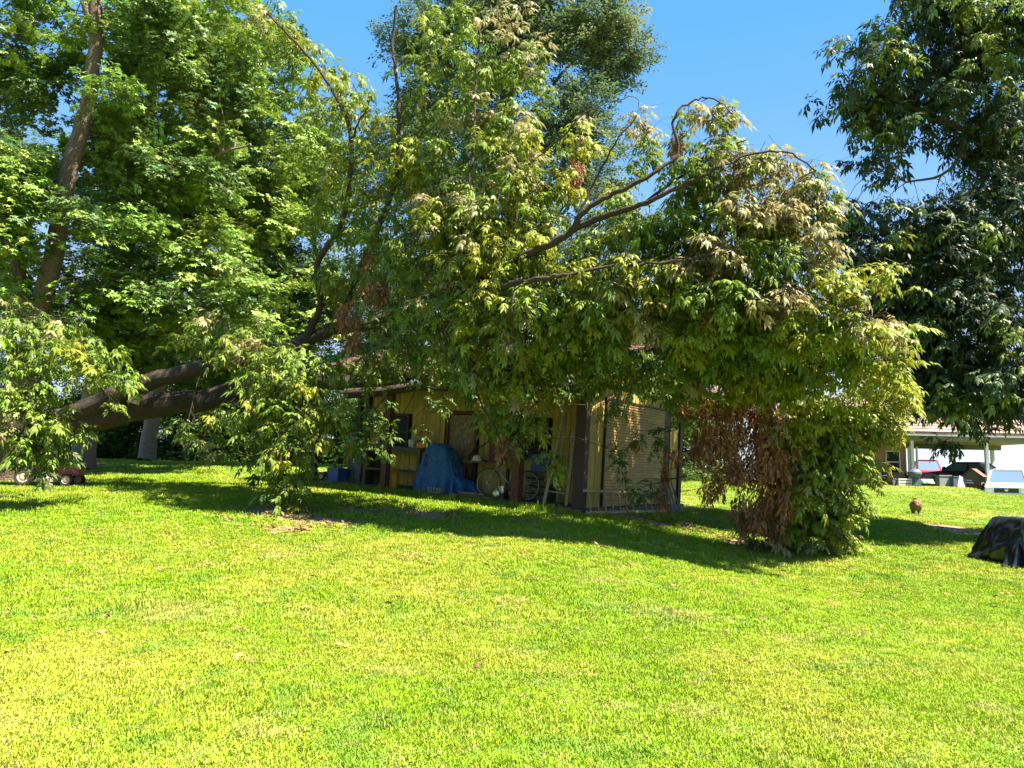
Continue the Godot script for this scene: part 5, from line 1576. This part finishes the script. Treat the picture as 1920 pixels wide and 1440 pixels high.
func car(called: String, label: String, t: Transform3D, paint: Material, pickup: bool, plate: bool) -> void:
	# front at +x
	var o := thing(called, label, "pickup" if pickup else "car", t)
	var hw := 1.0 if pickup else 0.92
	var L := 2.85 if pickup else 2.35
	var belt := 1.16 if pickup else 1.0
	var roof := 1.9 if pickup else 1.6
	var b := MB.new()
	var hood := 1.0 if pickup else 0.85
	slab(b, [[-L, 0.42], [L - 0.1, 0.38], [L, 0.55], [L, hood - 0.08], [L - 0.15, hood + 0.03], [L - 1.15, belt], [-L + 0.1, belt], [-L, belt - 0.1]], hw, 0.06)
	put("body", b, paint, o)
	var rear := -0.9 if pickup else -L + 0.35
	var fr := L - 1.15
	b = MB.new()
	var rf := MB.new()
	var gw := hw - 0.1
	var tw := hw - 0.26
	var xs := [fr, fr - 0.75, rear + (0.2 if pickup else 0.6), rear]
	var A := [Vector3(xs[0], belt - 0.02, gw), Vector3(xs[1], roof - 0.08, tw), Vector3(xs[2], roof - 0.08, tw), Vector3(xs[3], belt - 0.02, gw)]
	var m := Vector3(1, 1, -1)
	b.quad(A[0], A[1], A[2], A[3])
	b.quad(A[3] * m, A[2] * m, A[1] * m, A[0] * m)
	b.quad(A[0] * m, A[1] * m, A[1], A[0])
	b.quad(A[3], A[2], A[2] * m, A[3] * m)
	put("windows", b, M.glass_car, o)
	rf.box(Vector3((xs[1] + xs[2]) * 0.5, roof - 0.05, 0), Vector3(xs[1] - xs[2] + 0.04, 0.09, tw * 2.0 + 0.02))
	rf.box(Vector3((xs[1] + xs[2]) * 0.5, roof + 0.01, 0), Vector3(xs[1] - xs[2] - 0.25, 0.05, tw * 2.0 - 0.2))
	put("roof", rf, paint, o)
	var pl := MB.new()
	for sz in [-1.0, 1.0]:
		var k := Vector3(1, 1, sz)
		pl.bar(A[0] * k, A[1] * k, 0.08, 0.07)
		pl.bar(A[3] * k, A[2] * k, 0.1, 0.1)
		pl.bar(Vector3((xs[1] + xs[2]) * 0.5 - 0.1, belt, gw * sz), Vector3((xs[1] + xs[2]) * 0.5 - 0.1, roof - 0.08, tw * sz), 0.1, 0.06)
	put("pillars", pl, paint, o)
	var g := MB.new()
	var gy := 0.74 if pickup else 0.62
	g.box(Vector3(L + 0.015, gy, 0), Vector3(0.05, 0.22 if pickup else 0.16, 1.1))
	put("grille", g, M.black, o)
	g = MB.new()
	g.lathe(Vector3(L + 0.03, gy + 0.04, 0), Vector3(1, 0, 0), [[0.0, 0.03], [0.085, 0.025], [0.09, 0.0]], 16)
	put("emblem", g, M.chrome, o)
	for sz in [-1, 1]:
		g = MB.new()
		g.box(Vector3(L + 0.0, gy + 0.02, (hw - 0.2) * sz), Vector3(0.07, 0.24, 0.3))
		put("headlight", g, M.lamp, o)
		g = MB.new()
		g.box(Vector3(fr - 0.25, belt + 0.12, (hw + 0.12) * sz), Vector3(0.12, 0.22, 0.2))
		put("wing_mirror", g, M.black, o)
	g = MB.new()
	g.box(Vector3(L + 0.04, 0.5, 0), Vector3(0.16, 0.2, hw * 1.9))
	put("bumper", g, M.chrome if pickup and not plate else paint, o)
	if plate:
		g = MB.new()
		g.box(Vector3(L + 0.13, 0.55, 0), Vector3(0.02, 0.16, 0.31))
		put("number_plate", g, M.white, o)
	for ex in [L - 0.95, -L + 1.05]:
		for sz in [-1, 1]:
			wheel(o, "wheel", Vector3(ex, 0.38, (hw - 0.08) * sz), Vector3(0, 0, 1), 0.38, 0.25, M.rubber, M.steel)


func place_house() -> void:
	var gx := 25.0
	var base := ground(24.0, -47.0)
	var h := thing("house", "low brick house with pink grey shingle roof and open carport beyond the lawn", "house", Transform3D(Basis(), Vector3(gx, base, -45.0)))
	var b := MB.new()
	b.box(Vector3(-3.4, 1.35, -5.6), Vector3(5.6, 2.7, 8.0))
	put("wall", b, M.tan_wall, h)
	for e in [[-1.45, 1.45], [-4.0, 1.5]]:
		b = MB.new()
		for sx in [-1, 1]: b.box(Vector3(e[0] + 0.42 * sx, e[1], -1.57), Vector3(0.08, 1.4, 0.07))
		for sy in [-1, 0, 1]: b.box(Vector3(e[0], e[1] + 0.66 * sy, -1.57), Vector3(0.76, 0.07, 0.06))
		var w := put("window", b, M.white_paint, h)
		b = MB.new()
		b.box(Vector3(e[0], e[1], -1.595), Vector3(0.78, 1.3, 0.02))
		put("pane", b, M.glass_dark, w)
	for x in [-0.66, -0.16]:
		b = MB.new()
		b.box(Vector3(x, 1.2, -1.2), Vector3(0.09, 2.4, 0.09))
		put("porch_column", b, M.white_paint, h)
	# carport posts and beams
	for e in [[-1.1, 0.0, 0.17], [3.35, 0.0, 0.17], [10.2, -10.2, 0.2], [10.4, 0.0, 0.17]]:
		b = MB.new()
		b.box(Vector3(e[0], 1.0, e[1]), Vector3(e[2], 3.7, e[2]))
		put("post", b, M.white_paint, h)
	b = MB.new()
	b.box(Vector3(2.3, 2.86, 0.0), Vector3(17.0, 0.3, 0.26))
	put("near_beam", b, M.house_beam, h)
	b = MB.new()
	b.box(Vector3(2.3, 2.86, -10.2), Vector3(17.0, 0.36, 0.26))
	put("far_beam", b, M.house_beam, h)
	b = MB.new()
	b.box(Vector3(2.3, 3.06, -5.1), Vector3(17.0, 0.05, 11.0))
	put("soffit", b, M.soffit, h)
	b = MB.new()
	b.bar(Vector3(2.3, 3.12, 0.75), Vector3(2.3, 5.75, -5.1), 17.8, 0.14)
	b.bar(Vector3(2.3, 5.75, -5.1), Vector3(2.3, 3.12, -11.0), 17.8, 0.14)
	for sx in [-1, 1]:
		b.tri(Vector3(2.3 + 8.6 * sx, 3.1, 0.4), Vector3(2.3 + 8.6 * sx, 3.1, -10.7), Vector3(2.3 + 8.6 * sx, 5.6, -5.1))
	put("roof", b, M.house_roof, h)
	for k in 13:
		var f := k / 13.0
		b = MB.new()
		b.bar(Vector3(2.3, 3.22, 0.78).lerp(Vector3(2.3, 5.85, -5.1), f), Vector3(2.3, 3.19, 0.78).lerp(Vector3(2.3, 5.82, -5.1), f + 0.076), 17.85, 0.03)
		put("shingle_course", b, M.house_roof, h)
	b = MB.new()
	b.box(Vector3(2.3, 3.06, 0.72), Vector3(17.7, 0.17, 0.06))
	put("gutter", b, M.grey_panel, h)
	# cars
	car("pickup_truck", "red pickup facing the viewer beyond the carport posts", on_ground(1738, 61.5, -PI / 2 - 0.42), M.car_red, true, true)
	car("parked_car", "black car standing side on in front of the red pickup", on_ground(1810, 54.0, PI - 1.0), M.car_black, false, false)
	car("pickup_truck", "white pickup facing the viewer at the right edge behind the carport post", on_ground(1893, 42.3, -PI / 2 - 0.62), M.car_white, true, false)
	# dog kennel of boards
	var k := thing("dog_kennel", "brown board dog kennel with pitched roof beside the white carport post", "kennel", on_ground(1828, 43.5, PI / 2 - 0.75, 0.05))
	for i in 6:
		for sz in [-1, 1]:
			b = MB.new()
			b.box(Vector3(0, 0.07 + 0.135 * i, 0.42 * sz), Vector3(1.05, 0.125, 0.03))
			put("board", b, M.kennel, k)
		for sx in [-1, 1]:
			b = MB.new()
			b.box(Vector3(0.51 * sx, 0.07 + 0.135 * i, 0), Vector3(0.03, 0.125, 0.8))
			put("board", b, M.kennel, k)
	for sx in [-1, 1]:
		b = MB.new()
		b.tri(Vector3(0.51 * sx, 0.8, 0.43), Vector3(0.51 * sx, 0.8, -0.43), Vector3(0.51 * sx, 1.18, 0))
		put("gable", b, M.kennel, k)
	for sz in [-1, 1]:
		b = MB.new()
		b.bar(Vector3(0, 0.75, 0.56 * sz), Vector3(0, 1.22, 0.0), 1.25, 0.03)
		put("roof_panel", b, M.kennel, k)
	# things standing in front of the cars
	for e in [["storage_box", "pale grey storage box standing before the black car", 1769, 44.5, 0.7, 0.72, M.grey_panel, 0.0], ["storage_box", "blue grey storage box between the pale box and the kennel", 1791, 44.3, 0.62, 0.68, M.slate_blue, 0.2]]:
		var q := thing(e[0], e[1], "box", on_ground(e[2], e[3], e[7], 0.04))
		b = MB.new()
		b.box(Vector3(0, e[5] * 0.45, 0), Vector3(e[4], e[5] * 0.9, 0.5))
		put("body", b, e[6], q)
		b = MB.new()
		b.box(Vector3(0, e[5] * 0.95, 0), Vector3(e[4] + 0.05, e[5] * 0.1, 0.55))
		put("lid", b, e[6], q)
	b = MB.new()
	b.bar(Vector3(-0.2, 0, 0.1), Vector3(0.15, 0.62, -0.1), 0.03, 0.5, Vector3(1, 0, 0))
	tag(put("leaning_panel", b, M.grey_panel, self, on_ground(1805, 43.2, 0.2, 0.05)), "grey panel leaning against the left side of the kennel", "panel")
	# kettle grill
	var gr := thing("barbecue", "dark kettle barbecue in front of the red pickup's left corner", "barbecue", on_ground(1716, 43.5))
	b = MB.new()
	b.lathe(Vector3(0, 0.72, 0), Vector3.UP, [[0.0, -0.3], [0.22, -0.24], [0.36, -0.06], [0.38, 0.0], [0.36, 0.1], [0.22, 0.24], [0.0, 0.3]], 20)
	put("bowl", b, M.slate_blue, gr)
	for i in 3:
		var a := TAU * i / 3
		b = MB.new()
		b.cyl(Vector3(cos(a) * 0.2, 0.5, sin(a) * 0.2), Vector3(cos(a) * 0.36, 0, sin(a) * 0.36), 0.018, 0.018, 8)
		put("leg", b, M.steel_dark, gr)
	b = MB.new()
	b.box(Vector3(0, 0.24, 0), Vector3(0.5, 0.42, 0.4))
	put("ash_box", b, M.slate_blue, gr)
	# picnic table
	var pt := thing("garden_table", "dark garden table left of the carport post by the house", "table", on_ground(1680, 45.2, 0.05))
	b = MB.new()
	for i in 5: b.box(Vector3(0, 0.76, -0.3 + 0.15 * i), Vector3(1.9, 0.05, 0.135))
	put("table_top", b, M.dark_trim, pt)
	for sx in [-1, 1]:
		b = MB.new()
		b.bar(Vector3(0.7 * sx, 0, -0.35), Vector3(0.7 * sx, 0.74, 0.2), 0.08, 0.05)
		b.bar(Vector3(0.7 * sx, 0, 0.35), Vector3(0.7 * sx, 0.74, -0.2), 0.08, 0.05)
		put("trestle", b, M.dark_trim, pt)
	# pale crate
	var ct := thing("plastic_crate", "pale green plastic crate on the grass before the garden table", "crate", on_ground(1694, 43.6))
	for i in 3:
		b = MB.new()
		b.box(Vector3(0, 0.08 + 0.15 * i, 0.2), Vector3(0.72, 0.1, 0.02))
		b.box(Vector3(0, 0.08 + 0.15 * i, -0.2), Vector3(0.72, 0.1, 0.02))
		b.box(Vector3(0.35, 0.08 + 0.15 * i, 0), Vector3(0.02, 0.1, 0.38))
		b.box(Vector3(-0.35, 0.08 + 0.15 * i, 0), Vector3(0.02, 0.1, 0.38))
		put("slat", b, M.white, ct)
	b = MB.new()
	for sx in [-1, 1]:
		for sz in [-1, 1]: b.box(Vector3(0.36 * sx, 0.22, 0.21 * sz), Vector3(0.04, 0.44, 0.04))
	put("corners", b, M.white, ct)
	# hand cart with dark wheel
	var hc := thing("wheelbarrow", "dark wheelbarrow parked beside the pale crate", "wheelbarrow", on_ground(1664, 43.4, 0.4))
	b = MB.new()
	b.quad(Vector3(-0.35, 0.55, 0.3), Vector3(0.35, 0.62, 0.3), Vector3(0.2, 0.3, 0.2), Vector3(-0.2, 0.3, 0.2))
	b.quad(Vector3(0.35, 0.62, -0.3), Vector3(-0.35, 0.55, -0.3), Vector3(-0.2, 0.3, -0.2), Vector3(0.2, 0.3, -0.2))
	b.quad(Vector3(0.35, 0.62, 0.3), Vector3(0.35, 0.62, -0.3), Vector3(0.2, 0.3, -0.2), Vector3(0.2, 0.3, 0.2))
	b.quad(Vector3(-0.35, 0.55, -0.3), Vector3(-0.35, 0.55, 0.3), Vector3(-0.2, 0.3, 0.2), Vector3(-0.2, 0.3, -0.2))
	b.quad(Vector3(-0.2, 0.3, 0.2), Vector3(0.2, 0.3, 0.2), Vector3(0.2, 0.3, -0.2), Vector3(-0.2, 0.3, -0.2))
	put("tray", b, M.black, hc)
	for sz in [-1, 1]:
		b = MB.new()
		b.cyl(Vector3(0.5, 0.2, 0.05 * sz), Vector3(-0.9, 0.5, 0.28 * sz), 0.02, 0.02, 8)
		put("handle", b, M.steel_dark, hc)
		b = MB.new()
		b.cyl(Vector3(-0.3, 0.38, 0.18 * sz), Vector3(-0.35, 0.0, 0.22 * sz), 0.018, 0.018, 8)
		put("leg", b, M.steel_dark, hc)
	wheel(hc, "wheel", Vector3(0.5, 0.2, 0), Vector3(0, 0, 1), 0.2, 0.09, M.rubber, M.steel)
	# blue folding chair
	var ch := thing("camp_chair", "blue folding camp chair by the brick house wall", "chair", on_ground(1640, 44.0, 0.5))
	b = MB.new()
	b.box(Vector3(0, 0.42, 0), Vector3(0.5, 0.03, 0.46))
	put("seat", b, M.blue_plastic, ch)
	b = MB.new()
	b.box(Vector3(0, 0.7, -0.27), Vector3(0.5, 0.5, 0.03), Basis(Vector3(1, 0, 0), -0.2))
	put("backrest", b, M.blue_plastic, ch)
	for sx in [-1, 1]:
		for sz in [-1, 1]:
			b = MB.new()
			b.cyl(Vector3(0.24 * sx, 0.0, 0.24 * sz), Vector3(0.24 * sx, 0.62, -0.2 * sz), 0.012, 0.012, 6)
			put("leg", b, M.steel_dark, ch)
	# red planter
	var rp := thing("planter", "brick red planter tub on the grass at the corner of the house", "planter", on_ground(1619, 43.5))
	b = MB.new()
	b.lathe(Vector3.ZERO, Vector3.UP, [[0.0, 0.0], [0.3, 0.0], [0.42, 0.6], [0.45, 0.6], [0.45, 0.68], [0.38, 0.68], [0.36, 0.55], [0.0, 0.55]], 20)
	put("tub", b, M.tan_wall, rp)
	# far trees beyond the house
	var far := [[1700, 230.0, 9.0, "distant tree seen under the carport behind the left post"], [1722, 250.0, 7.0, "distant tree just left of the red pickup's roof"], [1655, 240.0, 6.0, "small distant tree near the house corner"], [1868, 220.0, 9.0, "distant tree between the right carport posts"], [1780, 300.0, 6.0, "distant tree above the black car"], [1912, 260.0, 7.0, "distant tree above the white pickup"]]
	for e in far:
		rng.seed = 500 + int(e[0])
		var t := tree_node("distant_tree", e[3], "tree", "distant trees beyond the house")
		var cr := Crown.new()
		var f := gd(e[0], e[1])
		var H: float = e[2]
		limb3(t, cr, "trunk", PackedVector3Array([f - Vector3(0, 0.3, 0), f + Vector3(0.1, H * 0.4, 0), f + Vector3(0, H * 0.8, 0)]), PackedFloat32Array([0.35, 0.25, 0.1]), M.bark_grey, 7, 0.05)
		for i in 12:
			var q := f + Vector3(rng.randf_range(-0.35, 0.35) * H, H * rng.randf_range(0.4, 0.95), rng.randf_range(-0.3, 0.3) * H)
			grow(cr, "fine", q, H * 0.12, H * 0.07, H * 0.12, 8, Color(0.06, 0.09, 0.04), 2.6)
		finish(cr, t, M.bark_grey)


func litter() -> void:
	# dead leaves and twigs on the lawn
	rng.seed = 77
	var t := thing("fallen_leaf_litter", "brown dead leaves scattered on the grass round the shed and lawn", "dead leaves")
	t.set_meta("kind", "stuff")
	var b := MB.new()
	leaflet(b, Vector3(-0.05, 0.0, 0), Vector3(1, 0, 0), Vector3(0.2, 1, 0.2).normalized(), 0.11, 0.045, 0.05)
	leaflet(b, Vector3(0.0, 0.01, 0.02), Vector3(0.3, 0, 1).normalized(), Vector3(0.5, 1, 0.2).normalized(), 0.09, 0.04, 0.05)
	var buf := PackedFloat32Array()
	for i in 900:
		var d := rng.randf_range(6.0, 20.0)
		var x := rng.randf_range(-0.7, 0.7) * d
		if rng.randf() < 0.6:
			var sp = soil_spots[rng.randi() % soil_spots.size()]
			x = sp[0].x + rng.randfn() * sp[1] * 0.7
			d = -sp[0].z + rng.randfn() * sp[2] * 0.7
		elif d < 10.0 and rng.randf() < 0.8: continue
		var k := rng.randf_range(0.5, 1.3)
		push(buf, Basis(Vector3.UP, rng.randf() * TAU) * Basis(Vector3(1, 0, 0), rng.randf_range(-0.7, 0.7)), Vector3(x, ground(x, -d) + 0.035, -d), Color(0.26 * k, 0.15 * k, 0.07 * k))
	copies("dead_leaves", b.mesh(), buf, M.dry, t)


func _ready() -> void:
	# camera
	var cam := Camera3D.new()
	cam.name = "camera"
	cam_t = Transform3D(Basis.from_euler(Vector3(deg_to_rad(6.66), 0, deg_to_rad(1.3))), Vector3(0, EYE, 0))
	cam.transform = cam_t
	cam.fov = rad_to_deg(2.0 * atan(720.0 / F))
	cam.near = 0.1
	cam.far = 9000.0
	add_child(cam)
	cam.current = true
	# sky
	var sky := ProceduralSkyMaterial.new()
	sky.sky_top_color = Color(0.145, 0.335, 0.51)
	sky.sky_horizon_color = Color(0.51, 0.53, 0.54)
	sky.sky_curve = 0.16
	sky.ground_bottom_color = Color(0.25, 0.3, 0.2)
	sky.ground_horizon_color = Color(0.6, 0.66, 0.72)
	sky.sun_angle_max = 12.0
	sky.sun_curve = 0.1
	var env := Environment.new()
	env.background_mode = Environment.BG_SKY
	env.sky = Sky.new()
	env.sky.sky_material = sky
	env.tonemap_mode = Environment.TONE_MAPPER_LINEAR
	env.tonemap_exposure = 5.2
	env.sdfgi_enabled = true
	env.ssao_enabled = true
	env.ssil_enabled = true
	var we := WorldEnvironment.new()
	we.name = "environment"
	we.environment = env
	add_child(we)
	# sun, high on the right
	var sun := DirectionalLight3D.new()
	sun.name = "sun"
	sun.light_energy = 1.6
	sun.light_color = Color(1.0, 0.955, 0.87)
	sun.light_angular_distance = 0.5
	sun.shadow_enabled = true
	var to_sun := Vector3(0.46, 0.84, 0.20).normalized()
	sun.transform = Transform3D(Basis.looking_at(-to_sun, Vector3.UP), to_sun * 50.0)
	add_child(sun)

	n_lawn.seed = 4
	n_lawn.frequency = 0.16
	n_fine.seed = 9
	n_fine.frequency = 0.55
	n_warp.seed = 2
	n_warp.frequency = 0.4
	make_materials()
	make_sprays()
	var X := Vector3(0.83, 0, 0.557).normalized()
	var Z := X.cross(Vector3.UP)
	shed_t = Transform3D(Basis(X, Vector3.UP, Z) * Basis(Vector3(0, 0, 1), deg_to_rad(-2.7)), Vector3(1.5, 0.84, -16.3))
	soil_spots = [[gd(540, 15.0), 1.2, 1.2], [gd(590, 13.7), 1.3, 0.75], [gd(790, 14.9), 1.0, 0.6], [gd(690, 15.2), 0.8, 0.5], [gd(1190, 17.0), 1.4, 0.6], [gd(1800, 19.5), 1.2, 1.6], [gd(1280, 17.2), 0.7, 0.5], [gd(1400, 16.0), 0.8, 0.8], [gd(540, 12.6), 0.45, 0.3]]
	for e in [[530, 1040, 0.5, 0.8], [600, 1028, 0.4, 0.7], [775, 1045, 0.45, 0.8], [950, 1128, 0.3, 0.8], [1250, 1150, 0.8, 0.7], [1600, 1190, 0.35, 0.8], [975, 1225, 0.2, 0.8], [310, 1150, 0.9, 0.7], [1480, 1200, 0.3, 0.7], [1310, 1340, 0.25, 0.6], [500, 1380, 0.25, 0.6], [1150, 1330, 0.2, 0.6], [720, 1260, 0.3, 0.6], [1850, 1330, 0.3, 0.6], [1130, 1090, 0.5, 0.6]]:
		worn.push_back([lawn_at(e[0], e[1]), e[2], e[3]])
	build_ground()
	shed()
	place_house()
	standing_trees()
	fallen_tree()
	build_grass()
	porch_things()
	lawn_things()
	litter()
